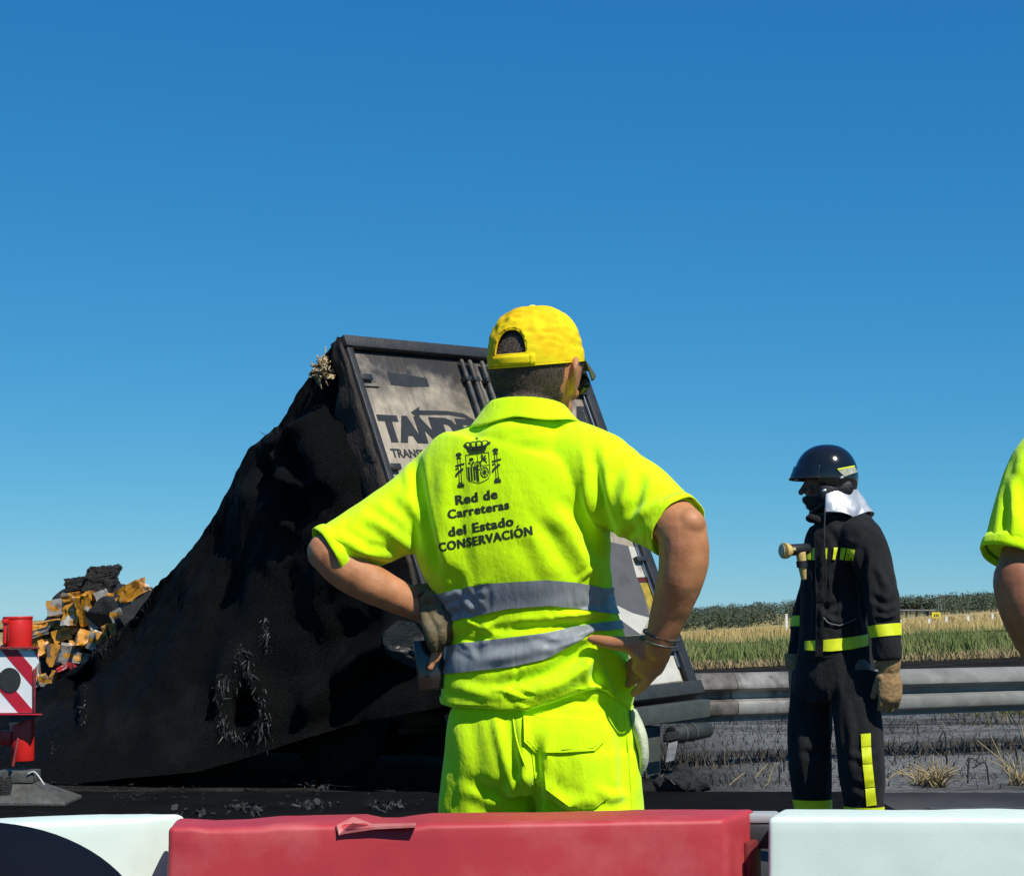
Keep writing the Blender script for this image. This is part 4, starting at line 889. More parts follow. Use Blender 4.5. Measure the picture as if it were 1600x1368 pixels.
q = P8(1158, 1270, .80); nn_ = np.cross(ed, [0, 0, 1.]); put('coupling_socket', bevel(box(V3(q[0], q[1], .70) + ed * .045 + nn_ * .006, (ed * .035, nn_ * .008, V3(0, 0, .05))), .006), mat('socket_shade_red', (.16, .014, .016), None, 9, .7), b2, smooth=40)  # connector notch; its dark red paints in the shade of the recess
g0 = P8(1205, 1270, .795); put('coupling_block', bevel(box(V3(g0[0] - .01, g0[1] + .03, .755), (V3(.035, 0, 0), V3(0, .03, 0), V3(0, 0, .022))), .006), mat('coupling_dark', (.03, .032, .034), None, 9, .6), b3, smooth=40)
put('coupling_tongue', bevel(box(V3(g0[0] - .01, g0[1] + .03, .7855), (V3(.03, 0, 0), V3(0, .03, 0), V3(0, 0, .008))), .004), mat('coupling_grey', (.42, .44, .44), None, 9, .6), b3, smooth=40)
put('base_skirt', bevel(box(onz(180, 1372, .695) + V3(.10, .0, -.05), (nrm(P8(222, 1276.5, .8) - P8(0, 1287, .8)) * .12, V3(.0, .012, 0), V3(0, 0, .045))), .008), mat('pink_skirt', (.45, .13, .12), None, 9, .6), b1, smooth=40)

# ================================================================== CAR THE PICTURE IS TAKEN FROM: wing mirror and door
mc = W(-40, 1480, 1.2); sm = 1.2 / F
CR = thing('dark_car', V3(mc[0], 1.0, 0), 'dark navy car door with its rounded wing mirror in the foreground', 'car')
v, f = ellip(mc, (V3(270 * sm, 0, 0), V3(0, .055, 0), V3(0, 0, 190 * sm)), 64, 40); put('mirror_housing', (v, f), 'navy', CR)
v, f = ellip(mc + V3(.075, -.02, -.035), (V3(.035, -.012, 0), V3(.004, .03, 0), V3(0, 0, .03)), 40, 20); put('mirror_glass', (v, f), 'mirror', CR)
put('mirror_arm', tube([mc + V3(.02, -.02, -.05), mc + V3(.05, -.08, -.085), mc + V3(.06, -.16, -.10)], [(.03, .02), (.028, .02), (.03, .03)], 16), 'black_plastic', CR)
dv = []
for x in np.linspace(-.6, 1.2, 30):
    for yy, z in ((.86, .955), (.90, .97), (.95, .965), (.99, .93), (1.03, .80), (1.05, .62), (1.03, .45), (.97, .32)): dv.append((x, yy, z - .00))
put('door_skin', apply_mods((np.array(dv), grid_faces(30, 8)), [('SOLIDIFY', dict(thickness=.02, offset=0))]), 'navy', CR, smooth=40)
put('window_seal', tube([V3(-.6, .90, .975), V3(1.2, .90, .975)], [.008, .008], 8, k=1), 'black_plastic', CR)
put('door_handle', bevel(box((.55, 1.055, .80), (V3(.1, 0, 0), V3(0, .016, 0), V3(0, 0, .014))), .008), 'navy', CR, smooth=40)
put('rocker', box((.3, .95, .20), (V3(.9, 0, 0), V3(0, .06, 0), V3(0, 0, .12))), 'black_plastic', CR, smooth=False)
for x in (-.55, 1.1): put('wheel', tube([V3(x, .82, .31), V3(x, .86, .31), V3(x, .99, .31), V3(x, 1.02, .31)], [.25, .30, .30, .25], 28, k=1, rnd=False, ref=(0, 0, 1)), 'black_plastic', CR, smooth=40)

# ================================================================== PEOPLE
def pt(tree, x, y, off=0., Y=4.):
    d = Vector(ray(x, y)).normalized(); h = tree.ray_cast(Vector((0, 0, CH)), d)
    return np.array(h[0]) - np.array(d) * off if h[0] is not None else W(x, y, Y)
def lerp_rows(rows, k=5): return spline(rows, k)
def trunk(rows, latv, n=40, k=5, sq=2.3, depthv=None):
    """loft of elliptical rings: rows (px, py, Y, half-width px, half-depth m)"""
    rows = np.asarray(rows, float); P = np.array([W(*r[:3]) for r in rows]); rad = np.column_stack([rows[:, 3] * rows[:, 2] / F, rows[:, 4]])
    return tube(P, rad, n, ref=latv, k=k, rnd=False, sq=sq)
def limb(pts, rad, **kw): return tube([W(*p) for p in pts], rad, kw.pop('n', 20), **kw)
def head_parts(hc, fwd, latv, s=1.0):
    """skull, jaw, nose, ears, brow; hc = centre of the skull"""
    up = V3(0, 0, 1); L = lambda a, b, c: hc + (latv * a + fwd * b + up * c) * s
    ps = [ellip(L(0, -.008, .012), (latv * .076 * s, fwd * .097 * s, up * .104 * s), 32, 20), ellip(L(0, .028, -.060), (latv * .058 * s, fwd * .064 * s, up * .058 * s), 24, 14),
          ellip(L(0, .060, -.092), (latv * .030 * s, fwd * .028 * s, up * .022 * s)), tube([L(0, .088, .012), L(0, .103, -.016), L(0, .112, -.034)], [.009 * s, .011 * s, .015 * s], 12), ellip(L(0, .094, -.064), (latv * .022 * s, fwd * .010 * s, up * .007 * s)),
          ellip(L(0, .092, -.075), (latv * .020 * s, fwd * .010 * s, up * .007 * s)), ellip(L(0, .080, .030), (latv * .052 * s, fwd * .016 * s, up * .011 * s))]
    for sd in (-1, 1):
        ps.append(ellip(L(sd * .034, .078, -.028), (latv * .020 * s, fwd * .016 * s, up * .016 * s)))
        e = [L(sd * .077, .010, -.034), L(sd * .086, -.006, -.024), L(sd * .097, -.022, -.002), L(sd * .101, -.024, .018), L(sd * .095, -.010, .032), L(sd * .082, .006, .024)]
        ps.append(tube(e, [.007 * s, .007 * s, .007 * s, .007 * s, .007 * s, .006 * s], 10)); ps.append(ellip(L(sd * .085, -.007, .002), (latv * .009 * s, fwd * .014 * s, up * .027 * s)))
        ps.append(ellip(L(sd * .080, .010, -.030), (latv * .006 * s, fwd * .008 * s, up * .010 * s)))
    return ps
def hand_parts(wr, pl, fd, tip_dir, sd=1, curl=.5, s=1.0, thumb=None, spread=.12):
    """hand from wrist wr; pl = palm normal, fd = finger direction; sd picks the thumb side"""
    pl, fd = nrm(pl), nrm(fd); ac = np.cross(fd, pl) * sd; ps = [tube([wr, wr + fd * .03 * s, wr + fd * .085 * s], [(.026 * s, .017 * s), (.036 * s, .016 * s), (.040 * s, .013 * s)], 18, ref=ac)]
    for i, (off, ln) in enumerate(((.031, .072), (.010, .080), (-.011, .074), (-.031, .058))):
        b = wr + fd * .082 * s + ac * off * s; d = nrm(fd + ac * off * spread * 30 * .1); c1, c2 = curl, curl * 1.8
        p1 = b + d * ln * .42 * s; d2 = nrm(d * math.cos(c1) + pl * math.sin(c1)); p2 = p1 + d2 * ln * .33 * s; d3 = nrm(d * math.cos(c2) + pl * math.sin(c2)); p3 = p2 + d3 * ln * .25 * s
        ps.append(tube([b - d * .02 * s, b, p1, p2, p3], [.0095 * s, .0098 * s, .0092 * s, .0085 * s, .0072 * s], 12, k=3))
    b = wr + fd * .025 * s + ac * .028 * s; d = nrm(fd * .6 + ac * .75 + pl * .25) if thumb is None else nrm(thumb)
    ps.append(tube([b - d * .01 * s, b + d * .035 * s, b + d * .062 * s + fd * .006 * s, b + d * .085 * s + fd * .014 * s], [.015 * s, .0125 * s, .0105 * s, .0085 * s], 12, k=3)); return ps
def hair_shell(body, test, off, m, parent, name='hair', strands=5000, L=.006, col=None):
    v, f = body; N = normals(v, f); keep = test(v); fs = [q for q in f if all(keep[i] for i in q)]; idx = sorted({i for q in fs for i in q}); mp = {a: b for b, a in enumerate(idx)}
    V = v[idx] + N[idx] * off; Fc = [tuple(mp[i] for i in q) for q in fs]; vs, fc = list(V), list(Fc)
    for i in rng.integers(0, len(idx), strands):
        p = V[i] + rng.normal(0, .0012, 3); d = nrm(N[idx[i]] + rng.normal(0, .5, 3) + V3(0, 0, -.5)) * L * rng.uniform(.5, 1.2); w = nrm(np.cross(d, rng.normal(size=3))) * .0006; k = len(vs); vs += [p - w, p + w, p + d]; fc.append((k, k + 1, k + 2))
    return put(name, (np.array(vs), fc), m, parent)
def sole_shoe(c, fwd, m, parent, name='boot', s=1.0):
    latv = np.cross(fwd, [0, 0, 1.]); up = V3(0, 0, 1)
    ps = [tube([c + up * .05 - fwd * .08, c + up * .052 + fwd * .02, c + up * .045 + fwd * .13, c + up * .035 + fwd * .19], [(.04, .048), (.046, .05), (.048, .043), (.035, .028)], 18, ref=latv), tube([c + up * .07, c + up * .22], [(.046, .052), (.05, .055)], 18, ref=latv, k=1)]
    v, f = fuse(ps, .008, 4); v[:, 2] = np.maximum(v[:, 2], c[2] + .003); put(name, (v, f), m, parent)

# ------------------------------------------------------------------ the road worker with his hands on his hips
YW = 4.0
WB = V3(W(840, 1275, YW)[0], YW, 0.012)
WK = thing('person', WB, 'road worker in neon polo and yellow cap, back turned, hands on hips', 'person')
a_ = R(16); wl = V3(math.cos(a_), -math.sin(a_), 0); wf = V3(math.sin(a_), math.cos(a_), 0)        # his right, his front
h_ = R(30); hl_ = V3(math.cos(h_), -math.sin(h_), 0); hf_ = V3(math.sin(h_), math.cos(h_), 0)
HC = W(841, 590, YW - .0)
# body: head, neck, slim trunk, arms, hands, legs in one skin
rh_w = W(1030, 1004, 3.83)                                        # right wrist
body = head_parts(HC, hf_, hl_)
_cf = hf_ * math.cos(R(9)) + V3(0, 0, math.sin(R(9))); _cu = V3(0, 0, math.cos(R(9))) - hf_ * math.sin(R(9))
body.append(ellip(W(838, 569, 4.0), (hl_ * .0925, _cf * .109, _cu * .114), 32, 20))
body += [limb([(828, 612, 3.99), (826, 640, 3.97), (822, 672, 3.97)], [(.060, .066), (.061, .066), (.075, .07)], ref=hl_), trunk([(820, 670, 3.99, 60, .05), (812, 760, 4.0, 110, .075), (820, 900, 4.0, 100, .08), (835, 1080, 4.02, 105, .09), (840, 1180, 4.02, 100, .09)], wl)]
for px, dY in ((768, .03), (912, -.03)): body.append(limb([(px, 1150, YW + .02 + dY), (px - 2, 1400, YW + dY), (px, 1740, YW + dY)], [.08, .055, .038], ref=wl))
# arms
body += [limb([(690, 765, 4.07), (600, 818, 4.03), (512, 862, 3.98)], [.05, .050, .043]), limb([(512, 862, 3.98), (540, 888, 3.985), (590, 917, 4.0), (664, 952, 4.03)], [.041, .044, .040, .029])]
body += [limb([(950, 752, 3.94), (1010, 785, 3.86), (1066, 828, 3.76)], [.055, .055, .050]), limb([(1067, 832, 3.755), (1069, 868, 3.76), (1063, 905, 3.77), (1047, 955, 3.80), (1032, 995, 3.82), (1026, 1010, 3.83)], [.049, .050, .046, .038, .031, .029]), ellip(W(1078, 818, 3.735), (V3(.030, 0, 0), V3(0, .03, 0), V3(0, 0, .030)))]
# right hand: thumb along the back of the waist, fingers down over the hip
body += [limb([(1028, 1004, 3.83), (1020, 1022, 3.84), (1012, 1042, 3.86)], [(.030, .024), (.036, .020), (.034, .016)], ref=(1, 0, 0), n=20), limb([(1018, 1008, 3.835), (985, 1006, 3.845), (955, 1004, 3.86), (929, 999, 3.872)], [.021, .017, .0145, .011], n=14),
         limb([(1004, 1020, 3.84), (985, 1012, 3.85)], [.02, .014], n=14), ellip(W(923, 998, 3.872), (V3(.008, 0, 0), V3(0, .008, 0), V3(0, 0, .0085)))]
for pts in ([(1028, 1034, 3.85), (1018, 1054, 3.86), (1003, 1071, 3.88), (990, 1083, 3.90)], [(1015, 1034, 3.87), (1003, 1050, 3.89), (990, 1062, 3.915), (978, 1070, 3.94)], [(1005, 1032, 3.885), (992, 1045, 3.91), (980, 1054, 3.94), (970, 1060, 3.965)], [(998, 1028, 3.90), (986, 1038, 3.925), (976, 1044, 3.95)]):
    body.append(limb(pts, [.0125, .0115, .0105, .0088][:len(pts)], n=12, k=3))
# left palm inside the glove, bare fingertips under it
body += [limb([(664, 952, 4.03), (676, 968, 4.03), (684, 985, 4.03)], [.026, .026, .022], n=16), limb([(690, 990, 4.0), (688, 1015, 3.995), (681, 1030, 3.99)], [.010, .0095, .008], n=12), limb([(684, 990, 4.01), (680, 1022, 4.0), (672, 1043, 3.99)], [.010, .0095, .008], n=12)]
bv_, bf_ = fuse(body, .0038, 5)
N_ = normals(bv_, bf_); bv_ = bv_ + N_ * (.0012 * fbm(bv_, (38, 38, 38)))[:, None]
body_vf = (bv_, bf_); put('body', body_vf, 'skin', WK)
rel = lambda v, a, c: (v - HC) @ a
def hair_test(v):
    a, b, c = (v - HC) @ hl_, (v - HC) @ hf_, (v - HC)[:, 2]; r = np.hypot(a, b)
    low = -.105 + .9 * np.clip(b + .045, 0, .1) + .25 * np.clip(a, 0, .1) + .012 * fbm(v, (160, 160, 160))
    ear = (np.abs(a) > .070) & (b > -.034) & (b < .03) & (c < .045)
    return (c > low) & (b < .045 + .2 * np.clip(c, 0, .1)) & (r < .115) & ~ear & ~((b > -.015) & (c < .02)) & (c < .13)
hair_shell(body_vf, hair_test, .0012, 'hair', WK, strands=9000, L=.005)
# thumb nail
# bracelets at the right wrist
for k, (px, py, m_) in enumerate(((1033, 992, 'steel_band'), (1029, 1002, 'steel_band'))):
    c = W(px, py, 3.825); ax = nrm(W(1026, 1012, 3.83) - W(1040, 975, 3.815) + V3(.012, 0, 0)); U = nrm(V3(1, 0, 0) - ax * ax[0]); Vv = np.cross(ax, U)
    put('bracelet', tube([c + (U * math.cos(t) * (.035 + .001 * k) + Vv * math.sin(t) * (.036)) + ax * .006 * math.cos(t + .6) for t in np.linspace(0, 2 * math.pi, 40)], [.0026] * 40, 8, k=1, ref=ax), m_, WK)
# shirt
sh = [trunk([(822, 640, 3.98, 54, .070), (822, 655, 3.985, 66, .104), (822, 672, 3.99, 80, .117), (818, 700, 4.0, 116, .124), (807, 740, 4.0, 154, .128), (800, 790, 4.0, 163, .130), (802, 840, 4.0, 158, .130), (811, 885, 4.0, 147, .126), (821, 925, 4.01, 137, .122), (827, 965, 4.015, 135, .121), (835, 1010, 4.02, 142, .132), (838, 1060, 4.02, 148, .136), (838, 1108, 4.02, 149, .139)], wl, n=56),
      limb([(775, 704, 4.02), (702, 754, 4.06), (660, 788, 4.06), (600, 824, 4.03), (517, 865, 3.99)], [.07, .088, .083, .073, .060], ref=(0, 1, 0), n=32, rnd=False),
      limb([(860, 690, 3.97), (925, 735, 3.94), (965, 764, 3.91), (1010, 790, 3.86), (1056, 822, 3.79)], [.065, .090, .086, .077, .063], ref=(0, 1, 0), n=32, rnd=False)]
sv, sf = fuse(sh, .0045, 11)
px = proj(sv)
hem = np.interp(px[:, 0], [680, 700, 760, 820, 870, 905, 930, 950, 970, 985, 1000], [1098, 1101, 1103, 1102, 1090, 1076, 1069, 1075, 1092, 1112, 1118])
dz = (1106 - hem) * YW / F; k = np.clip(1 - (sv[:, 2] - W(838, 1108, YW)[2]) / .11, 0, 1); sv[:, 2] += dz * k * (px[:, 1] > 1000)
WR = []
for i in range(60):                                               # small tension wrinkles fanning from the two hands and the armpits
    o_, r0_, a0_, sp_ = [((945, 995), (20, 150), 180, 28), ((698, 985), (10, 120), -5, 30), ((700, 890), (20, 120), -60, 25), ((955, 860), (20, 120), -118, 25), ((760, 1075), (0, 130), 0, 14)][i % 5]
    an = R(a0_ + rng.normal(0, sp_)); s0 = rng.uniform(r0_[0], r0_[1] * .6); ln = rng.uniform(22, 60); bend = rng.normal(0, .25)
    p_ = [(o_[0] + math.cos(an + bend * k) * (s0 + ln * k), o_[1] - math.sin(an + bend * k) * (s0 + ln * k)) for k in (0, .33, .66, 1)]
    WR.append((p_, rng.choice([-1, 1]) * rng.uniform(.0014, .0032), rng.uniform(3, 6)))
shirt = fold((sv, sf), [
    ([(648, 705), (655, 770), (672, 840), (692, 900)], -.010, 9), ([(925, 690), (932, 740), (938, 800), (958, 850)], -.011, 9),
    ([(700, 720), (690, 790), (698, 860), (705, 920)], .008, 16), ([(560, 800), (610, 830), (650, 870)], .006, 9), ([(520, 830), (570, 862), (625, 874)], .006, 8), ([(600, 770), (640, 810), (665, 870)], -.006, 10), ([(640, 770), (600, 860)], .004, 10),
    ([(500, 838), (545, 868), (600, 884)], -.005, 6), ([(585, 800), (560, 850)], -.004, 10),
    ([(955, 850), (985, 815), (1030, 790), (1060, 780)], .007, 11), ([(960, 830), (975, 780), (985, 730)], .005, 11), ([(1005, 730), (990, 790), (985, 845)], -.005, 10), ([(940, 740), (965, 715), (1000, 705)], .004, 9), ([(1000, 850), (1015, 820), (1040, 800)], .006, 8), ([(975, 856), (990, 840), (1005, 820)], .005, 6),
    ([(850, 790), (885, 830), (915, 880), (935, 915)], .007, 14), ([(880, 770), (912, 820), (938, 880)], -.006, 12), ([(905, 740), (930, 800), (948, 870)], .005, 11), ([(820, 820), (850, 870), (870, 905)], .004, 14), ([(780, 640), (760, 660), (730, 690)], -.003, 10), ([(700, 880), (715, 910), (725, 960)], -.005, 10),
    ([(780, 680), (840, 670), (890, 668)], -.003, 10), ([(735, 700), (760, 690)], .003, 8),
    ([(960, 962), (930, 958), (900, 962), (860, 966)], .008, 7), ([(965, 978), (935, 968), (905, 972), (850, 978), (780, 985)], -.008, 8), ([(940, 985), (890, 1000), (820, 1020), (740, 1035)], .007, 10), ([(935, 1000), (900, 1025), (850, 1050), (780, 1075)], -.009, 11),
    ([(940, 1015), (915, 1045), (880, 1068), (820, 1090)], .011, 12), ([(930, 1030), (928, 1052), (940, 1075)], -.010, 8), ([(945, 1010), (970, 1035), (984, 1075), (986, 1105)], .012, 10), ([(945, 1040), (962, 1060), (975, 1090)], -.006, 8), ([(712, 930), (718, 1000), (712, 1060)], .004, 10), ([(742, 900), (748, 960), (745, 1040)], -.003, 9), ([(700, 1070), (760, 1085), (820, 1080)], .005, 10), ([(695, 985), (730, 975), (780, 985)], .004, 9),
    *WR, ([(692, 935), (725, 925)], .004, 6), ([(694, 960), (720, 955), (745, 958)], -.004, 7)])
v, f = shirt; N_ = normals(v, f); v = v + N_ * (.0030 * fbm(v, (9, 9, 6)) + .0016 * fbm(v, (26, 26, 15), 7))[:, None]; shirt = (v, f)
put('polo_shirt', shirt, 'neon', WK); st = bvh(shirt)
# sleeve cuffs, hem, collar
def cuff(c, ax, r, h, m, parent, name='sleeve_cuff', ref=(0, 1, 0), tilt=0, lump_=.0015):
    ax = nrm(ax); U = nrm(np.asarray(ref) - ax * (np.asarray(ref) @ ax)); Vv = np.cross(ax, U); V = []; n_ = 56
    for j in range(n_):
        t = 2 * math.pi * j / n_; d = U * math.cos(t) * r[0] + Vv * math.sin(t) * r[1]; w = 1 + lump_ / r[0] * math.sin(3 * t + 1) + lump_ / r[0] * math.sin(7 * t)
        for hh_, k in ((-.5, .93), (-.5, 1.0), (-.15, 1.035), (.2, 1.04), (.5, 1.03), (.52, 1.0), (.46, .975), (.1, .95)): V.append(np.asarray(c) + ax * h * hh_ + d * k * w)
    put(name, (np.array(V), grid_faces(n_, 8, True)), m, parent)
cuff(W(519, 864, 3.991), W(510, 869, 3.985) - W(560, 843, 4.01), (.0615, .0605), .024, 'neon', WK)
cuff(W(1054, 820, 3.793), W(1060, 826, 3.785) - W(1015, 794, 3.85), (.0645, .0645), .024, 'neon', WK)
def hemfn(dy):
    return lambda x, Y: (W(x, np.interp(x, [680, 700, 760, 820, 870, 905, 930, 950, 970, 985, 1000], [1098, 1101, 1103, 1102, 1090, 1076, 1069, 1075, 1092, 1112, 1118]) + dy, Y)[2] - HB[2])
HB = W(838, 1095, 4.02)
put('hem_band', ring_band(st, HB, (0, 0, 1), wl, hemfn(4), hemfn(-12), off=.003, n=120, m=5), 'neon', WK)
def xband(top, bot, C, name, m='silver_tape', off=.0038):
    zt = lambda x, Y: W(x, np.interp(x, *zip(*top)), Y)[2] - C[2]; zb = lambda x, Y: W(x, np.interp(x, *zip(*bot)), Y)[2] - C[2]
    return put(name, ring_band(st, C, (0, 0, 1), wl, zb, zt, off=off, n=300, m=14), m, WK)
xband([(685, 930), (720, 921), (760, 912), (850, 906), (900, 910), (945, 919), (970, 917)], [(690, 972), (740, 961), (790, 951), (860, 946), (905, 950), (945, 958), (970, 958)], W(822, 940, 4.01), 'reflective_band')
xband([(688, 1009), (730, 1003), (790, 996), (850, 989), (900, 980), (935, 973), (975, 968)], [(690, 1053), (740, 1048), (800, 1041), (850, 1030), (900, 1005), (925, 986), (975, 981)], W(830, 1015, 4.015), 'reflective_band')
# collar: stand and turned-down leaf
CC = W(822, 652, 3.985); V = []; n_ = 72
for j in range(n_):
    t = 2 * math.pi * j / n_; c_, s_ = math.cos(t), math.sin(t); d = wl * c_ - wf * s_; back = max(0, s_)            # s_=1 is the nape
    up = .012 + .024 * (s_ * .5 + .5); gap = 1 if not (s_ < -.93) else .6
    lo = -.006 - .008 * (1 - back) - .012 * max(0, -c_) + .003 * math.sin(5 * t); R0 = .074 + .006 * abs(c_)
    prof_ = [(R0 - .010, -.02), (R0 - .006, up * .6), (R0 - .001, up), (R0 + .004, up + .001), (R0 + .012, up * .55), (R0 + .021 + .007 * abs(c_), up * .05 + lo * .5), (R0 + .026 + .015 * abs(c_), lo - .004 * back), (R0 + .023 + .015 * abs(c_), lo - .004 - .004 * back), (R0 + .018, lo + .002)]
    for r_, z_ in prof_: V.append(CC + d * r_ * gap * (1 if s_ < 0 else 1 + .0 * s_) + V3(0, 0, z_))
put('collar', apply_mods((np.array(V), grid_faces(n_, 9, True)), [('SUBSURF', dict(levels=1))]), 'neon', WK)
# print on the back: lettering and coat of arms, laid on the cloth
def on_back(v2, f2, c, size, ang, name='printed_lettering', L=3.5, off=.0009, xs_=1.0):
    a = R(ang); x = v2[:, 0] * size * xs_; y = v2[:, 1] * size; P = np.column_stack([c[0] + x * math.cos(a) - y * math.sin(a) * .6, c[1] - x * math.sin(a) - y * math.cos(a)])
    put(name, lay(None, st, off=off, L=L, vf=(P, f2), fallY=4), 'black_print', WK, smooth=False)
for s_, c, wd, hpx, ang in (('Red de', (745, 783), 67, 14.5, 9), ('Carreteras', (748, 802), 98, 13.5, 9.5), ('del Estado', (752, 829), 104, 14.5, 10), ('CONSERVACIÓN', (759, 848), 150, 13.5, 10.5)):
    v, f = text2d(s_.replace('Ó', 'O'), 1, .022, 1.12)
    if 'Ó' in s_:
        xo = text2d('CONSERVACI', 1, .022, 1.12)[0][:, 0].max(), text2d('CONSERVACIO', 1, .022, 1.12)[0][:, 0].max(); xm = (xo[0] + xo[1]) / 2 + .05
        k = len(v); v = np.vstack([v, [(xm - .10, .79), (xm + .02, .79), (xm + .16, .95), (xm - .02, .95)]]); f = f + [(k, k + 1, k + 2, k + 3)]
    v, f = merge(*[(v + [dx, 0], f) for dx in (-.034, 0, .034)]); v[:, 0] -= (v[:, 0].min() + v[:, 0].max()) / 2; sx = wd / (v[:, 0].max() - v[:, 0].min()); sy = hpx / .70
    v[:, 0] *= sx / sy; on_back(v, f, c, sy, ang)
def poly_set(shapes):
    V, Fc = [], []
    for p in shapes: k = len(V); V += [tuple(q) for q in p]; Fc.append(tuple(range(k, k + len(p))))
    return np.array(V, float), Fc
def ring2(cx, cy, rx, ry, w, n=22): 
    o = []; 
    for i in range(n):
        t0, t1 = 2 * math.pi * i / n, 2 * math.pi * (i + 1) / n
        o.append([(cx + rx * math.cos(t0), cy + ry * math.sin(t0)), (cx + rx * math.cos(t1), cy + ry * math.sin(t1)), (cx + (rx - w) * math.cos(t1), cy + (ry - w) * math.sin(t1)), (cx + (rx - w) * math.cos(t0), cy + (ry - w) * math.sin(t0))])
    return o
def disc2(cx, cy, rx, ry, n=14): return [[(cx + rx * math.cos(2 * math.pi * i / n), cy + ry * math.sin(2 * math.pi * i / n)) for i in range(n)]]
def rect2(x0, y0, x1, y1): return [[(x0, y0), (x1, y0), (x1, y1), (x0, y1)]]
def line2(pts, w):
    o = []
    for (a, b) in zip(pts[:-1], pts[1:]):
        a, b = np.array(a, float), np.array(b, float); d = (b - a) / np.linalg.norm(b - a); n_2 = np.array([-d[1], d[0]]) * w / 2; o.append([a - n_2, b - n_2 + d * w * .2, b + n_2 + d * w * .2, a + n_2])
    return o
cr = []
# crown
cr += [[(-13, 24), (13, 24), (15, 29), (-15, 29)]] + rect2(-12, 21.5, 12, 23.3)
for i, (cx_, w_) in enumerate(((-14, 6), (-6, 6), (2.5, 6), (11, 6))): cr += ring2(cx_ + 1.5, 34, w_, 5, 1.5, 14)
cr += [[(-20, 35), (-15, 29), (-11, 30), (-15, 36)], [(22, 35), (15, 29), (11, 30), (17, 36)]] + line2([(-18, 33), (-9, 30.5), (0, 29.8), (10, 30.5), (20, 33)], 2.2) + rect2(.4, 38, 1.9, 45) + rect2(-1.2, 41, 3.5, 42.6)
# shield outline and fields
sh_o = [(-17, 20), (17, 20), (17, -12), (14, -18), (7, -21), (0, -23), (-7, -21), (-14, -18), (-17, -12), (-17, 20)]
cr += line2(sh_o, 1.0) + line2([(0, 20), (0, -22)], .8) + line2([(-17, 2), (17, 2)], .8)
for x in (-15.2, -11.2, -7.2): cr += rect2(x, -18, x + 2.5, 1.5)
cr += [[(-3.6, -19), (-1.0, -21), (-1.0, 1.5), (-3.6, 1.5)]]
cr += disc2(-9, 13, 3.4, 2.4) + disc2(-12, 8, 2, 1.6) + disc2(-6.5, 8, 2, 1.6) + disc2(-9, 5, 1.8, 1.4)                                  # castle field
cr += line2([(4, 7), (8, 12), (12, 16)], 2.6) + line2([(6, 15), (8, 11), (12, 8)], 2.4) + line2([(8, 11), (13, 12)], 1.8) + disc2(7, 16.5, 2, 1.6) + line2([(12, 8), (13, 5)], 1.6)   # lion field
cr += ring2(9, -8, 6.4, 8, 1.3) + ring2(9, -8, 3, 3.5, 1.0, 12) + line2([(9, -15), (9, -1)], .8) + line2([(3.5, -8), (14.5, -8)], .8) + line2([(4.8, -13), (13, -3)], .8) + line2([(4.8, -3), (13, -13)], .8)
cr += ring2(0, 2.5, 5.2, 7, 1.5) + line2([(0, 1), (-2, 5)], 1.1) + line2([(0, 1), (2, 5)], 1.1) + line2([(0, 1), (0, -2)], 1.1)
# pillars with ribbons
for sx in (-1, 1):
    x = 27 * sx
    cr += rect2(x - 5, -26, x + 5, -21) + rect2(x - 3.4, -20, x + 3.4, -18.6) + rect2(x - 2.2, -18.5, x - 1.2, 16) + rect2(x + 1.2, -18.5, x + 2.2, 16) + rect2(x - 3.6, 16, x + 3.6, 18) + disc2(x, 22, 4.4, 3.2) + rect2(x - 1.6, 18, x + 1.6, 20)
    cr += line2([(x - 6, 6), (x + 7, 8)], 2.6) + line2([(x + 5, 1), (x - 5, -6), (x - 6, -9)], 3.2) + line2([(x - 6, 1), (x - 2, 3)], 2.4)
v, f = poly_set(cr); on_back(v, f, (747, 730), 1.07, 7, 'printed_coat_of_arms', L=3.5, off=.0009, xs_=1.0)
# cap
cp_, cq = math.cos(R(9)), math.sin(R(9))
cf = hf_ * cp_ + V3(0, 0, cq); cu_ = V3(0, 0, cp_) - hf_ * cq; CC2 = W(838, 569, 4.0)
def dome(phi, t, a=.0965, b=.114, h=.118, grow=0):
    # phi: 0 = his right, 90 = front ; t: 0 rim .. 1 top
    e = math.sin(t * math.pi / 2); c = math.cos(t * math.pi / 2) ** .78; 
    pan = 1 - .010 * (1 - abs(math.cos(3 * phi))) * t
    return CC2 + (hl_ * math.cos(phi) * (a + grow) * c + cf * math.sin(phi) * (b + grow) * c) * pan + cu_ * ((h + grow) * e)
NP, NTt = 144, 48; V = []; Fc = []
for i in range(NP):
    ph = 2 * math.pi * i / NP
    for j in range(NTt):
        t = j / (NTt - 1) * .995; p = dome(ph, t)
        n_v = nrm(p - CC2); wv = (.0022 * noise.noise(Vector(tuple(p * 30))) + .0050 * (1 - abs(noise.noise(Vector((p[0] * 30, p[1] * 30, p[2] * 55 + 3)))) * 2)) * math.sin(min(1, t * 2.2) * math.pi / 2) * (t < .97)
        V.append(p + n_v * wv)
bang = -math.pi / 2
def in_hole(ph, t):
    d = (ph - bang + math.pi) % (2 * math.pi) - math.pi; d = abs(d) / .40; return t > .14 and (d ** 2.4 + ((t - .14) / .30) ** 2.4) < 1
for i in range(NP):
    for j in range(NTt - 1):
        ph, t = 2 * math.pi * (i + .5) / NP, (j + .5) / (NTt - 1) * .995
        if not in_hole(ph, t): i2 = (i + 1) % NP; Fc.append((i * NTt + j, i2 * NTt + j, i2 * NTt + j + 1, i * NTt + j + 1))
cap = put('cap', apply_mods((np.array(V), Fc), [('SMOOTH', dict(iterations=2, factor=.4)), ('SOLIDIFY', dict(thickness=.0022, offset=0))]), 'cap', WK)
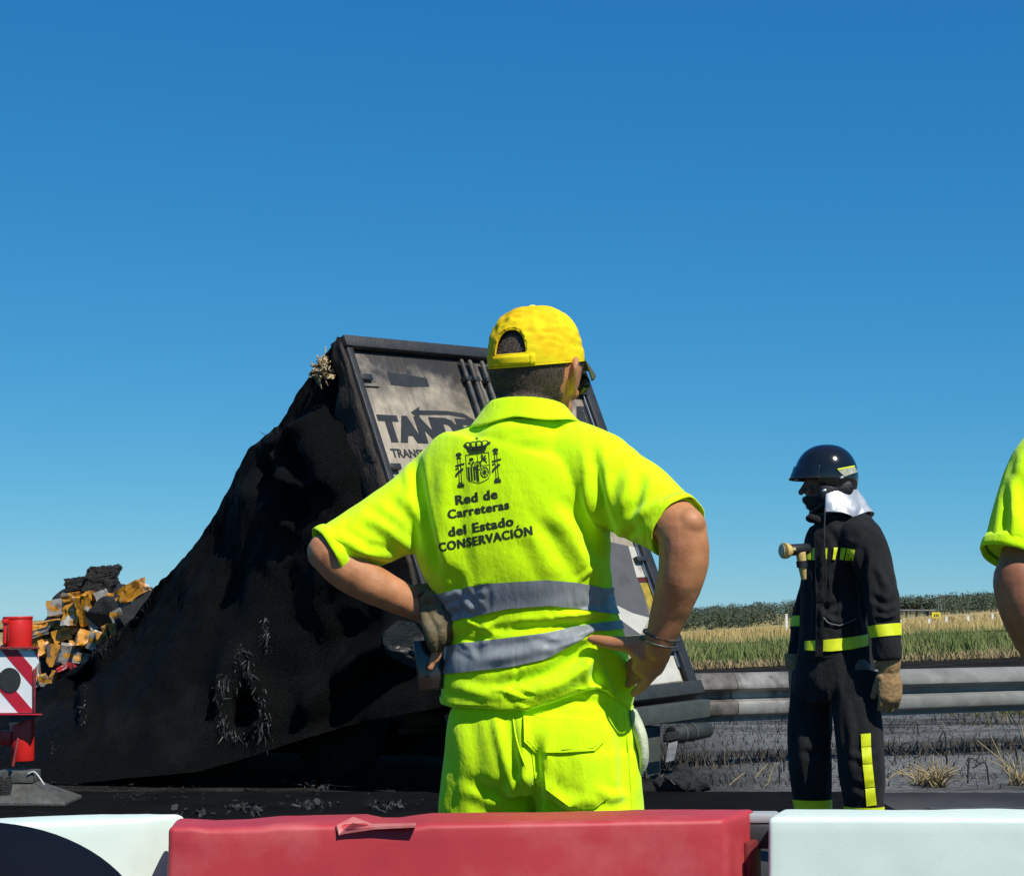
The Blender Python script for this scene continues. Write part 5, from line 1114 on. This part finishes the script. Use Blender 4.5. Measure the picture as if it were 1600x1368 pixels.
def rimstrip(ph0, ph1, t0, t1, grow, name, m='cap', n=40):
    V = [dome(ph0 + (ph1 - ph0) * i / (n - 1), t0 + (t1 - t0) * j / 3, grow=grow) for i in range(n) for j in range(4)]
    put(name, apply_mods((np.array(V), grid_faces(n, 4)), [('SOLIDIFY', dict(thickness=.0016, offset=0))]), m, cap)
rimstrip(bang - .46, bang + .56, .012, .125, .0028, 'strap'); rimstrip(bang + .47, bang + .53, .0, .13, .0042, 'strap_stitch')
hp = [];
for i in range(40):
    t = math.pi * i / 39; d = -.40 * np.sign(math.cos(t)) * abs(math.cos(t)) ** (2 / 2.4); tt = .14 + .30 * math.sin(t) ** (2 / 2.4); hp.append(dome(bang + d, tt, grow=.0012))
put('opening_piping', tube(hp, [.0022] * 40, 8, k=1), 'cap', cap)
for ph in np.arange(6) * math.pi / 3 + math.pi / 6 + .52:
    pts = [dome(ph, t, grow=.0012) for t in np.linspace(.0 if abs(((ph - bang + math.pi) % (2 * math.pi)) - math.pi) > .3 else .46, .99, 24)]; put('panel_seam', tube(pts, [.0011] * 24, 6, k=1), 'cap', cap)
put('button', ellip(dome(0, .999) + cu_ * .002, (hl_ * .009, cf * .009, cu_ * .005)), 'button', cap)
V = []; nA, nB = 36, 14
for i in range(nA):
    ph = math.pi / 2 + (i / (nA - 1) - .5) * 2.1; r0_ = dome(ph, .0); sdx = math.cos(ph)
    for j in range(nB):
        s_ = j / (nB - 1); ext = .072 * math.sqrt(max(0, 1 - (sdx / .93) ** 2)) + .004; V.append(r0_ + cf * ext * s_ - cu_ * (.010 * s_ + .030 * sdx ** 2 * s_ + .016 * s_ * s_) + cu_ * .004)
put('visor', apply_mods((np.array(V), grid_faces(nA, nB)), [('SOLIDIFY', dict(thickness=.0035, offset=0))]), 'cap_under', cap)
rimpts = [dome(2 * math.pi * i / 80, .0, grow=.0005) for i in range(81)]; put('rim_stitch', tube(rimpts, [.0018] * 81, 6, k=1), 'cap', cap)
# sunglasses: temple from ear to lens
L_ = lambda a, b, c: HC + hl_ * a + hf_ * b + V3(0, 0, c)
put('sunglasses', merge(tube([L_(.082, -.01, .022), L_(.079, .04, .014), L_(.072, .078, .010)], [(.003, .0022)] * 3, 8), tube([L_(-.082, -.01, .022), L_(-.079, .04, .014), L_(-.072, .078, .010)], [(.003, .0022)] * 3, 8),
    ellip(L_(.038, .098, -.006), (hl_ * .034, hf_ * .010, V3(0, 0, .024))), ellip(L_(-.038, .098, -.006), (hl_ * .034, hf_ * .010, V3(0, 0, .024)))), 'dark_lens', WK)
# trousers
tr = [trunk([(842, 1072, 4.02, 130, .112), (845, 1100, 4.02, 139, .122), (845, 1140, 4.02, 147, .142), (845, 1180, 4.02, 150, .146), (845, 1215, 4.02, 150, .138), (845, 1235, 4.02, 138, .11)], wl, n=48),
      limb([(772, 1180, 4.05), (764, 1235, 4.05), (760, 1290, 4.05), (764, 1450, 4.04), (768, 1620, 4.05), (770, 1790, 4.06)], [(.102, .122), (.102, .118), (.100, .110), (.088, .095), (.080, .085), (.082, .09)], ref=wl, n=36, rnd=False),
      limb([(912, 1180, 3.985), (916, 1235, 3.98), (922, 1290, 3.98), (924, 1450, 3.97), (926, 1620, 3.98), (928, 1795, 3.99)], [(.110, .125), (.112, .120), (.110, .114), (.092, .098), (.082, .087), (.084, .09)], ref=wl, n=36, rnd=False)]
tv_, tf_ = fuse(tr, .006, 8)
trs = fold((tv_, tf_), [([(838, 1150), (836, 1200), (838, 1240), (836, 1290)], -.016, 10), ([(770, 1100), (782, 1160), (798, 1220), (812, 1265)], .004, 8), ([(790, 1100), (800, 1170), (815, 1240)], -.003, 9), ([(712, 1110), (722, 1180), (716, 1270)], .003, 14), ([(735, 1105), (748, 1190), (752, 1275)], -.002, 14), ([(830, 1200), (800, 1235), (760, 1262)], .007, 10), ([(845, 1215), (870, 1245), (905, 1262)], .008, 9),
    ([(850, 1240), (880, 1268), (950, 1262)], -.006, 8), ([(960, 1120), (975, 1180), (978, 1250)], -.005, 10), ([(985, 1130), (990, 1190), (998, 1260)], .006, 9), ([(815, 1100), (818, 1180), (840, 1250)], .005, 9), ([(700, 1200), (690, 1275)], .004, 9), ([(720, 1230), (780, 1255), (826, 1285)], .005, 11), ([(845, 1085), (900, 1078), (960, 1088)], .006, 8), ([(930, 1230), (955, 1245), (985, 1240)], .006, 8)])
v, f = trs; N_ = normals(v, f); v = v + N_ * (.0035 * fbm(v, (10, 10, 6)) + .0018 * fbm(v, (28, 28, 14), 3))[:, None]; trs = (v, f)
put('trousers', trs, 'neon_trouser', WK); tt_ = bvh(trs)
put('back_pocket', lay([(826, 1128), (950, 1128), (956, 1215), (950, 1246), (930, 1262), (880, 1266), (856, 1262), (838, 1235)], tt_, off=.001, th=.003, L=12), 'neon_trouser', WK, smooth=40)
put('pocket_flap', lay([(818, 1117), (880, 1121), (946, 1126), (944, 1158), (930, 1172), (880, 1175), (836, 1175), (819, 1158)], tt_, off=.004, th=.006, L=10), 'neon_trouser', WK, smooth=40)
put('flap_stitch', merge(*[tube([pt(tt_, x0, y0, .0112), pt(tt_, x1, y1, .0112)], [.0009, .0009], 5, k=1) for (x0, y0), (x1, y1) in zip([(824, 1122), (824, 1157), (838, 1170), (880, 1170), (927, 1167)], [(824, 1157), (838, 1170), (880, 1170), (927, 1167), (940, 1156)])]), 'neon', WK)
put('seat_seam', tube([pt(tt_, x, y, .0008) for x, y in ((800, 1106), (806, 1150), (818, 1190), (832, 1225))], [.0018] * 4, 6), 'neon_trouser', WK)
put('side_seam', tube([pt(tt_, x, y, .0008) for x, y in ((972, 1100), (980, 1150), (984, 1200), (988, 1265))], [.0016] * 4, 6), 'neon_trouser', WK)
for px_, Y_ in ((770, 4.06), (928, 3.99)): sole_shoe(V3(W(px_, 1275, Y_)[0], Y_, .012), wf, 'boot', WK)
# left glove, curled round a phone
gl = [limb([(655, 933, 4.03), (664, 944, 4.02), (676, 958, 4.01), (684, 970, 4.005)], [(.028, .030), (.027, .029), (.024, .026), (.018, .020)], n=20), limb([(676, 950, 3.99), (689, 957, 3.975), (700, 972, 3.972), (702, 988, 3.98), (697, 1003, 3.99)], [.0125, .0125, .0122, .0115, .009], n=14),
      limb([(674, 958, 3.99), (683, 970, 3.965), (689, 986, 3.96), (689, 1000, 3.968), (686, 1012, 3.98)], [.0125, .0125, .012, .0112, .009], n=14), limb([(664, 956, 4.0), (668, 972, 3.972), (673, 986, 3.958), (675, 1000, 3.96), (678, 1013, 3.972)], [.0125, .014, .0145, .013, .009], n=14), limb([(662, 938, 4.0), (672, 931, 3.99), (684, 938, 3.985), (690, 950, 3.985)], [.0135, .0130, .012, .010], n=14)]
gv, gf = fuse(gl, .0022, 1); N_ = normals(gv, gf); gv = gv + N_ * (.0013 * fbm(gv, (60, 60, 60)) + .0008 * fbm(gv, (150, 150, 150), 4))[:, None]
put('glove', (gv, gf), 'glove', WK); cuff(W(655, 932, 4.02), W(664, 950, 4.01) - W(648, 920, 4.03), (.033, .033), .020, 'glove', WK, 'glove_cuff')
pc = W(672, 1038, 4.005); up_ = nrm(V3(-.12, .05, 1)); rt = nrm(V3(1, .25, .12)); o = put('phone', bevel(box(pc, (rt * .030, np.cross(up_, rt) * .0045, up_ * .052)), .004, 3), 'phone', loc=pc, smooth=40)
tag(o, "dark glossy phone held low in the worker's gloved left hand", 'phone')
# pale cloth hanging from the right-hand pocket
cl = [tube([W(992, 1122, 3.97), W(1000, 1150, 3.95), W(1004, 1180, 3.95), W(998, 1212, 3.96)], [(.026, .010), (.030, .013), (.030, .012), (.012, .005)], 20)]
v, f = fuse(cl, .003, 3); N_ = normals(v, f); v = v + N_ * (.004 * fbm(v, (50, 50, 14)))[:, None]; o = put('pale_cloth', (v, f), 'white_cloth', loc=W(992, 1122, 3.97)); tag(o, "pale cloth hanging out of the worker's right trouser pocket", 'cloth')

# ------------------------------------------------------------------ second worker, mostly out of the picture: arm and sleeve show
YS = 4.0; TB = V3(W(1790, 1275, YS)[0], YS, .012)
W2 = thing('person', TB, 'second road worker in neon polo with bare tanned arm beside the white barrier', 'person')
f2 = V3(-.1, 1, 0); f2 = nrm(f2); l2 = np.cross(f2, [0, 0, 1.])
hc2 = W(1790, 560, YS)
bd2 = head_parts(hc2, f2, l2) + [limb([(1788, 610, 4.0), (1788, 670, 4.0)], [(.06, .06), (.07, .065)], ref=l2, k=1), trunk([(1790, 665, 4, 60, .05), (1790, 760, 4, 110, .08), (1790, 900, 4, 100, .08), (1790, 1180, 4, 105, .09)], l2)]
for sx in (-1, 1):
    x = lambda d: 1790 + sx * d
    if sx < 0: bd2 += [limb([(1660, 720, 4.0), (1622, 820, 3.96), (1598, 905, 3.92)], [.055, .056, .058]), limb([(1598, 905, 3.92), (1606, 950, 3.92), (1628, 1010, 3.95), (1668, 1080, 4.0)], [.060, .058, .047, .032])] + hand_parts(W(1668, 1080, 4.0), V3(1, .2, 0), V3(.6, .3, -.7), None, -1, .5)
    else: bd2 += [limb([(x(150), 720, 4.0), (x(180), 880, 3.98)], [.055, .05], k=1), limb([(x(180), 880, 3.98), (x(190), 1080, 4.06)], [.048, .030], k=1)] + hand_parts(W(x(190), 1082, 4.06), V3(-1, .2, 0), V3(0, .1, -1), None, 1, .4)
    bd2.append(limb([(x(70), 1150, 4.02), (x(72), 1740, 4.0)], [.08, .04], k=1))
b2v = fuse(bd2, .006, 5); v, f = b2v; N_ = normals(v, f); put('body', (v + N_ * (.0016 * fbm(v, (30, 30, 30)))[:, None], f), 'skin2', W2)
hair_shell(b2v, lambda v: ((v - hc2)[:, 2] > .0 - .35 * 0) & ((v - hc2) @ f2 < .05 + .6 * np.clip((v - hc2)[:, 2] - .03, 0, 1)) & ((v - hc2)[:, 2] > -.06) & (np.hypot((v - hc2)[:, 0], (v - hc2)[:, 1]) < .13) & ((v - hc2)[:, 2] < .2), .004, 'hair', W2, strands=800)
s2 = [trunk([(1790, 645, 4, 58, .055), (1790, 672, 4, 105, .09), (1790, 705, 4, 145, .115), (1790, 790, 4, 160, .135), (1790, 900, 4, 152, .135), (1790, 1000, 4, 148, .135), (1790, 1110, 4, 152, .138)], l2),
      limb([(1735, 680, 4.0), (1655, 722, 4.0), (1618, 806, 3.96), (1598, 868, 3.94)], [.07, .090, .087, .082], n=32, rnd=False), limb([(1840, 690, 4.0), (1915, 735, 4.0), (1955, 810, 3.99), (1970, 860, 3.98)], [.07, .088, .08, .074], n=32, rnd=False)]
v, f = fuse(s2, .007, 7)
v, f = fold((v, f), [([(1590, 730), (1600, 790), (1620, 850)], -.008, 10), ([(1578, 760), (1572, 820), (1566, 860)], -.006, 8), ([(1600, 700), (1585, 770), (1580, 850)], .006, 9)])
N_ = normals(v, f); v = v + N_ * (.004 * fbm(v, (9, 9, 6)))[:, None]; put('polo_shirt', (v, f), 'neon', W2)
cuff(W(1598, 868, 3.94), W(1592, 886, 3.935) - W(1612, 825, 3.955), (.083, .083), .030, 'neon', W2); cuff(W(1970, 858, 3.98), W(1972, 870, 3.98) - W(1960, 820, 3.985), (.075, .075), .026, 'neon', W2)
cc2 = W(1790, 650, 4.0); put('collar', tube([cc2 + l2 * .085 * math.cos(t) + f2 * .085 * math.sin(t) + V3(0, 0, .006 - .012 * math.sin(t)) for t in np.linspace(0, 2 * math.pi, 40)], [(.012, .018)] * 40, 12, ref=(0, 0, 1), k=1), 'neon', W2)
t2 = [trunk([(1790, 1080, 4.0, 140, .125), (1790, 1140, 4, 146, .135), (1790, 1215, 4, 148, .13)], l2)] + [limb([(1790 + sx * 72, 1180, 4.0), (1790 + sx * 76, 1400, 4.0), (1790 + sx * 78, 1790, 4.0)], [.105, .092, .082], rnd=False, n=28) for sx in (-1, 1)]
put('trousers', fuse(t2, .009, 6), 'neon_trouser', W2)
for sx in (-1, 1): sole_shoe(V3(W(1790 + sx * 78, 1275, 4.0)[0], 4.0, .012), f2, 'boot', W2)

# ------------------------------------------------------------------ the firefighter
YF = 8.7; FB = V3(W(1308, 1262, YF)[0], YF, .012)
FF = thing('person', FB, 'firefighter in black turnout suit with yellow bands, looking sideways', 'person')
a_ = R(52); ff = V3(-math.sin(a_), -math.cos(a_), 0); fl = V3(math.cos(a_), -math.sin(a_), 0)      # his front, his left
hff = nrm(V3(-1, -.10, 0)); hfl = nrm(V3(.10, -1, 0))
HF = W(1290, 757, 8.72)
fbp = head_parts(HF, hff, hfl, 1.02) + [limb([(1298, 775, 8.72), (1306, 815, 8.72)], [(.062, .066), (.075, .07)], ref=hff, k=1), trunk([(1312, 808, 8.7, 26, .05), (1310, 860, 8.7, 36, .08), (1304, 1000, 8.7, 38, .08), (1304, 1060, 8.7, 40, .08)], fl)]
fbp += [limb([(1350, 838, 8.56), (1374, 930, 8.47), (1386, 1030, 8.46)], [.05, .045, .03]), limb([(1284, 845, 8.9), (1260, 940, 9.0), (1246, 1030, 8.92)], [.05, .045, .03]), limb([(1268, 1050, 8.78), (1266, 1160, 8.78), (1272, 1310, 8.8)], [.07, .055, .04]), limb([(1338, 1050, 8.6), (1344, 1160, 8.58), (1350, 1310, 8.6)], [.07, .055, .04])]
fbv = fuse(fbp, .006, 4); put('body', fbv, 'skin3', FF)
def beard_test(v):
    a, b, c = (v - HF) @ hfl, (v - HF) @ hff, (v - HF)[:, 2]; return (b > .0) & (b < .12) & (c < -.055 - .0 * b) & (c > -.13) & (np.abs(a) < .08)
hair_shell(fbv, beard_test, .004, 'beard', FF, 'beard', 900, .008)
jk = [trunk([(1310, 800, 8.72, 22, .075), (1312, 812, 8.72, 36, .11), (1314, 828, 8.71, 46, .13), (1308, 860, 8.7, 47, .145), (1306, 900, 8.7, 48, .15), (1305, 950, 8.7, 50, .15), (1305, 1000, 8.7, 54, .16), (1305, 1030, 8.7, 56, .165)], fl, n=44),
      limb([(1335, 822, 8.6), (1354, 850, 8.53), (1370, 900, 8.48), (1378, 950, 8.45), (1384, 1000, 8.44), (1387, 1030, 8.44)], [.080, .090, .080, .075, .066, .060], n=28, rnd=False),
      limb([(1290, 826, 8.84), (1280, 855, 8.92), (1272, 900, 8.98), (1262, 950, 9.0), (1252, 1000, 8.96), (1246, 1038, 8.92)], [.062, .066, .062, .060, .056, .050], n=28, rnd=False)]
v, f = fuse(jk, .007, 7)
jac = fold((v, f), [([(1352, 850), (1346, 900), (1352, 960), (1362, 1000)], -.020, 6), ([(1265, 870), (1275, 930), (1270, 990)], .010, 5), ([(1300, 880), (1310, 930), (1300, 985)], -.008, 6), ([(1335, 880), (1325, 930), (1335, 980)], .009, 6), ([(1280, 960), (1310, 972), (1345, 955)], .010, 5), ([(1370, 880), (1385, 920), (1378, 960)], .010, 6), ([(1360, 930), (1385, 945), (1402, 935)], -.010, 5), ([(1365, 960), (1385, 966), (1403, 958)], .008, 4), ([(1290, 820), (1310, 850), (1345, 860)], -.008, 6), ([(1285, 850), (1283, 920), (1284, 1000)], .008, 4), ([(1262, 930), (1290, 950), (1320, 940)], -.008, 5)])
v, f = jac; N_ = normals(v, f); v = v + N_ * (.009 * fbm(v, (8, 8, 6)) + .005 * fbm(v, (22, 22, 14), 5))[:, None]; jac = (v, f)
put('jacket', jac, 'turnout', FF); jt = bvh(jac)
put('jacket_collar', merge(tube([W(1306, 808, 8.72) + fl * .105 * math.cos(t) + ff * .11 * math.sin(t) + V3(0, 0, -.02 * math.sin(t) + .01) for t in np.linspace(0, 2 * math.pi, 40)], [(.020, .030)] * 40, 12, ref=(0, 0, 1), k=1), limb([(1276, 812, 8.6), (1266, 808, 8.58), (1262, 810, 8.58)], [.02, .016, .008], n=10)), 'turnout', FF)
v_ = [(1284, 820), (1282, 880), (1284, 940), (1282, 1020)]; put('storm_flap', lay([(1272, 825), (1284, 825), (1285, 880), (1287, 940), (1286, 1025), (1274, 1025), (1275, 940), (1273, 880)], jt, off=.004, th=.012, L=10), 'turnout', FF, smooth=40)
for P_ in ([(1259, 858), (1268, 856), (1267, 874), (1258, 874)], [(1270, 855.5), (1284, 855), (1282, 874.5), (1268, 874.5)], [(1290, 856), (1293, 856), (1292, 873), (1290, 873)], [(1303, 855), (1309, 855), (1305, 874), (1301, 874)], [(1314, 855), (1322, 856), (1318, 874.5), (1312, 874)], [(1323.5, 856), (1336, 859), (1333, 876), (1320, 875)]): put('chest_band', lay(P_, jt, off=.006, th=.002, L=8), 'hivis', FF, smooth=40)
for P_ in ([(1257, 1001), (1274, 1000), (1274, 1016), (1257, 1015)], [(1276.5, 1000), (1300, 998), (1330, 995), (1357, 990), (1357, 1008), (1330, 1014), (1300, 1017), (1276.5, 1017)]): put('waist_band', lay(P_, jt, off=.007, th=.003, L=8), 'hivis', FF, smooth=40)
put('sleeve_band', ring_band(jt, W(1381, 985, 8.445), W(1378, 950, 8.45) - W(1384, 1000, 8.44), (1, 0, 0), -.026, .026, off=.004, n=48, Rr=.13), 'hivis', FF)
put('sleeve_band', ring_band(jt, W(1257, 976, 8.98), W(1262, 950, 9.0) - W(1252, 1000, 8.96), (1, 0, 0), -.026, .026, off=.004, n=48, Rr=.11), 'hivis', FF)
put('drawcord', tube([W(1289, 795, 8.50), W(1288, 850, 8.47), W(1291, 900, 8.47), W(1288, 935, 8.48)], [.004] * 4, 6), 'black_plastic', FF)
for pl_ in ([(1278, 957), (1287, 965), (1295, 973), (1312, 977)], [(1312, 977), (1325, 972), (1337, 966)]): put('pocket_cord', tube([pt(jt, x, y, .006) for x, y in pl_], [.004] * len(pl_), 6), mat('grey_cord', (.10, .10, .10), None, 20, .6), FF)
# trousers
ft = [trunk([(1306, 1010, 8.7, 54, .15), (1304, 1045, 8.7, 60, .165), (1303, 1075, 8.7, 62, .16), (1303, 1095, 8.7, 55, .13)], fl, n=40), limb([(1272, 1050, 8.78), (1268, 1100, 8.78), (1266, 1160, 8.77), (1267, 1210, 8.78), (1271, 1262, 8.8), (1273, 1285, 8.8)], [(.098, .10), (.096, .105), (.098, .105), (.090, .098), (.077, .088), (.077, .088)], ref=fl, n=28, rnd=False),
      limb([(1336, 1050, 8.62), (1338, 1100, 8.6), (1343, 1160, 8.58), (1347, 1210, 8.58), (1350, 1262, 8.6), (1351, 1285, 8.6)], [(.104, .11), (.105, .11), (.104, .108), (.100, .10), (.090, .09), (.089, .09)], ref=fl, n=28, rnd=False)]
v, f = fuse(ft, .007, 6)
ftr = fold((v, f), [([(1303, 1060), (1302, 1120), (1304, 1200)], -.012, 6), ([(1240, 1090), (1260, 1100), (1290, 1090)], .008, 6), ([(1250, 1170), (1270, 1180), (1295, 1170)], -.008, 6), ([(1320, 1090), (1330, 1150), (1328, 1220)], .008, 7), ([(1255, 1120), (1252, 1180), (1262, 1240)], .007, 7), ([(1325, 1175), (1350, 1185), (1372, 1172)], .008, 6), ([(1330, 1225), (1350, 1232), (1372, 1222)], -.008, 6)])
v, f = ftr; N_ = normals(v, f); v = v + N_ * (.008 * fbm(v, (9, 9, 5)) + .004 * fbm(v, (22, 22, 12), 2))[:, None]; ftr = (v, f); put('turnout_trousers', ftr, 'turnout', FF); ftt = bvh(ftr)
put('ankle_band', ring_band(ftt, W(1271, 1255, 8.8), (0, 0, 1), (1, 0, 0), -.024, .022, off=.004, n=48, Rr=.13), 'hivis', FF); put('ankle_band', ring_band(ftt, W(1351, 1264, 8.6), (0, 0, 1), (1, 0, 0), -.022, .016, off=.004, n=48, Rr=.13), 'hivis', FF)
for P_ in ([(1345, 1146), (1360.5, 1145), (1361, 1165), (1346, 1166)], [(1346, 1167), (1361, 1166), (1363, 1192), (1348, 1193)], [(1348, 1194), (1363, 1193), (1367, 1228), (1352, 1230)], [(1352, 1231.5), (1367, 1229.5), (1370, 1257), (1354, 1259)]): put('leg_stripe', lay(P_, ftt, off=.005, th=.002, L=8), 'hivis', FF, smooth=40)
sole_shoe(V3(W(1272, 1262, 8.8)[0], 8.8, .012), nrm(ff + V3(-.2, 0, 0)), 'boot', FF); sole_shoe(V3(W(1350, 1262, 8.6)[0], 8.6, .012), ff, 'boot', FF)
# gloves
def work_glove(wr, pl, fd, sd, m, s=1.15):
    ps = [tube([wr - fd * .055 * s, wr - fd * .015 * s, wr + fd * .01 * s], [(.046 * s, .044 * s), (.046 * s, .040 * s), (.040 * s, .030 * s)], 20, ref=np.cross(fd, pl), rnd=False), tube([wr, wr + fd * .05 * s, wr + fd * .095 * s], [(.040 * s, .028 * s), (.050 * s, .030 * s), (.049 * s, .026 * s)], 20, ref=np.cross(fd, pl))]
    ac = np.cross(fd, pl) * sd
    for off, ln in ((.036, .062), (.013, .070), (-.011, .068), (-.035, .056)):
        b = wr + fd * .088 * s + ac * off * s; p1 = b + fd * ln * .5 * s + pl * .006; p2 = b + fd * ln * .95 * s + pl * .026; ps.append(tube([b - fd * .02, b, p1, p2], [.0116 * s, .0118 * s, .0114 * s, .0095 * s], 12, k=3))
    d = nrm(fd * .9 + ac * .18 + pl * .5); b = wr + fd * .025 * s + ac * .036 * s; ps.append(tube([b, b + d * .045 * s, b + d * .085 * s], [.018 * s, .0155 * s, .012 * s], 12)); v, f = fuse(ps, .0032, 1); N = normals(v, f)
    return put('glove', (v + N * (.0018 * fbm(v, (60, 60, 60)))[:, None], f), m, FF)
work_glove(W(1389, 1046, 8.45), nrm(V3(-.25, .95, 0)), nrm(V3(.03, 0, -1)), -1, 'tan_glove'); work_glove(W(1243, 1042, 8.91), nrm(V3(.9, -.2, 0)), nrm(V3(.02, 0, -1)), -1, 'tan_glove')
# helmet
HH = W(1293, 745, 8.72); up = V3(0, 0, 1); V = []; nP, nT = 72, 26
for i in range(nP):
    ph = 2 * math.pi * i / nP; c_, s_ = math.cos(ph), math.sin(ph)                                      # s_=1 front, c_ = his left
    low = -.012 + (-.055) * max(0, -s_) - .030 * abs(c_) ** 2 * (1 if s_ < .5 else .0) + .0
    for j in range(nT):
        t = j / (nT - 1); th = -math.asin(min(.6, -low / .15)) * (1 - t) + (math.pi / 2) * t if low < 0 else math.pi / 2 * t
        V.append(HH + hfl * c_ * .128 * math.cos(th) ** .85 + hff * s_ * (.140 + .012 * (s_ > 0) * s_) * math.cos(th) ** .85 + up * .148 * math.sin(th))
hm = put('helmet', apply_mods((np.array(V), grid_faces(nP, nT, True)), [('SOLIDIFY', dict(thickness=.006, offset=1))]), 'helmet', FF)
V = []
for i in range(30):
    ph = math.pi / 2 + (i / 29 - .5) * 2.3; c_, s_ = math.cos(ph), math.sin(ph)
    for j in range(8):
        s = j / 7; V.append(HH + hfl * c_ * (.129 + .006 * s) + hff * (s_ * (.150 + .022 * s)) + up * (.050 * (1 - s) - .006 * s - .004))
put('visor_shell', apply_mods((np.array(V), grid_faces(30, 8)), [('SOLIDIFY', dict(thickness=.006, offset=0))]), 'helmet', hm)
put('visor_rim', tube([HH + hfl * math.cos(ph) * .136 + hff * math.sin(ph) * .173 + up * -.010 for ph in np.linspace(math.pi / 2 - 1.15, math.pi / 2 + 1.15, 30)], [.005] * 30, 8, k=1), 'helmet_dark', hm)
for sd in (-1, 1):
    v, f = fuse([ellip(HH + hfl * sd * .098 + hff * .012 - up * .075, (hfl * .022, hff * .060, up * .060), 24, 14), ellip(HH + hfl * sd * .100 - hff * .035 - up * .055, (hfl * .020, hff * .060, up * .045), 24, 14), tube([HH + hfl * sd * .088 + hff * .01 - up * .11, HH + hfl * sd * .065 + hff * .050 - up * .135], [.02, .016], 12, k=1)], .005, 3); put('ear_guard', (v, f), 'helmet_dark', hm)
ht = bvh((np.array([x.co[:] for x in hm.data.vertices]) + FB, [tuple(p.vertices) for p in hm.data.polygons]))
put('reflector', lay([(1308, 733), (1322, 729.5), (1339, 727), (1340, 737), (1320, 744)], ht, off=.002, th=.003, L=6), 'pale_strip', hm, smooth=40)
put('reflector_edge', lay([(1308, 732), (1339, 726), (1340, 728), (1310, 734)], ht, off=.004, th=.003, L=6), 'hivis', hm, smooth=40)
for x, y in ((1315, 746), (1288, 766)):
    q = pt(ht, x, y, 0, 8.56)
    put('rivet', ellip(q + V3(0, -.004, 0), (V3(.010, 0, .004), V3(0, .005, 0), V3(-.002, 0, .006)), 12, 8), 'foil', hm)
put('chin_strap', tube([HH + hfl * .10 - up * .11 + hff * .02, HH + hfl * .06 - up * .145 + hff * .06, HH - up * .15 + hff * .075, HH - hfl * .06 - up * .145 + hff * .06, HH - hfl * .10 - up * .11 + hff * .02], [(.004, .010)] * 5, 8), 'black_plastic', hm)
V = []
for i in range(40):
    ph = math.pi * 1.5 + (i / 39 - .5) * 3.7; c_, s_ = math.cos(ph), math.sin(ph)
    for j in range(12):
        s = j / 11; rr = .122 + .045 * s + .006 * math.sin(i * .6) * s; zz_ = -.040 - .030 * (1 if s_ < 0 else .5) * abs(s_) * .4 - .115 * s + .012 * math.sin(i * .55) * s - .02 * abs(c_) 
        V.append(HH + hfl * c_ * rr * .92 + hff * s_ * (rr + .022 * s + .012) + up * zz_)
V = [p + (p - HH) * [1, 1, 0] * (.10 * noise.noise(Vector(tuple(p * 22))) + .05 * noise.noise(Vector(tuple(p * 50)))) * (i % 12) / 11 + V3(0, 0, .012 * noise.noise(Vector(tuple(p * 18 + 4)))) * (i % 12) / 11 for i, p in enumerate(V)]
put('neck_cape', apply_mods((np.array(V), grid_faces(40, 12)), [('SUBSURF', dict(levels=1)), ('SOLIDIFY', dict(thickness=.004, offset=0))]), 'foil', FF)
# torch clipped to his chest
tp = W(1243, 860, 8.42); td = nrm(W(1226, 861, 8.36) - W(1258, 857, 8.46))
TO = thing('torch', tp, "right-angle torch with pale yellow head clipped to the firefighter's chest", 'torch')
put('head', bevel(tube([W(1234, 859, 8.40), W(1229, 860, 8.39), W(1224, 860, 8.38)], [.026, .034, .036], 24, k=1, rnd=False), .004), 'torch_y', TO, smooth=40); put('barrel', bevel(tube([W(1262, 857, 8.47), W(1234, 859, 8.40)], [.024, .026], 20, k=1, rnd=False), .004), 'black_plastic', TO, smooth=40)
put('grip', bevel(tube([W(1251, 862, 8.43), W(1253, 880, 8.44), W(1256, 905, 8.45)], [.022, .020, .012], 16, k=1, rnd=False), .004), 'torch_y', TO, smooth=40); put('band', tube([W(1252.5, 876, 8.44), W(1253.5, 886, 8.44)], [.025, .024], 16, k=1, rnd=False), 'black_plastic', TO, smooth=40); put('lens', ellip(W(1222.5, 860, 8.377), (V3(.004, .002, 0), V3(-.006, .028, 0), V3(0, 0, .028))), 'pale_strip', TO); put('switch', ellip(W(1241, 858, 8.38), (V3(.008, 0, 0), V3(0, .006, 0), V3(0, 0, .008)), 12, 8), 'torch_y', TO)
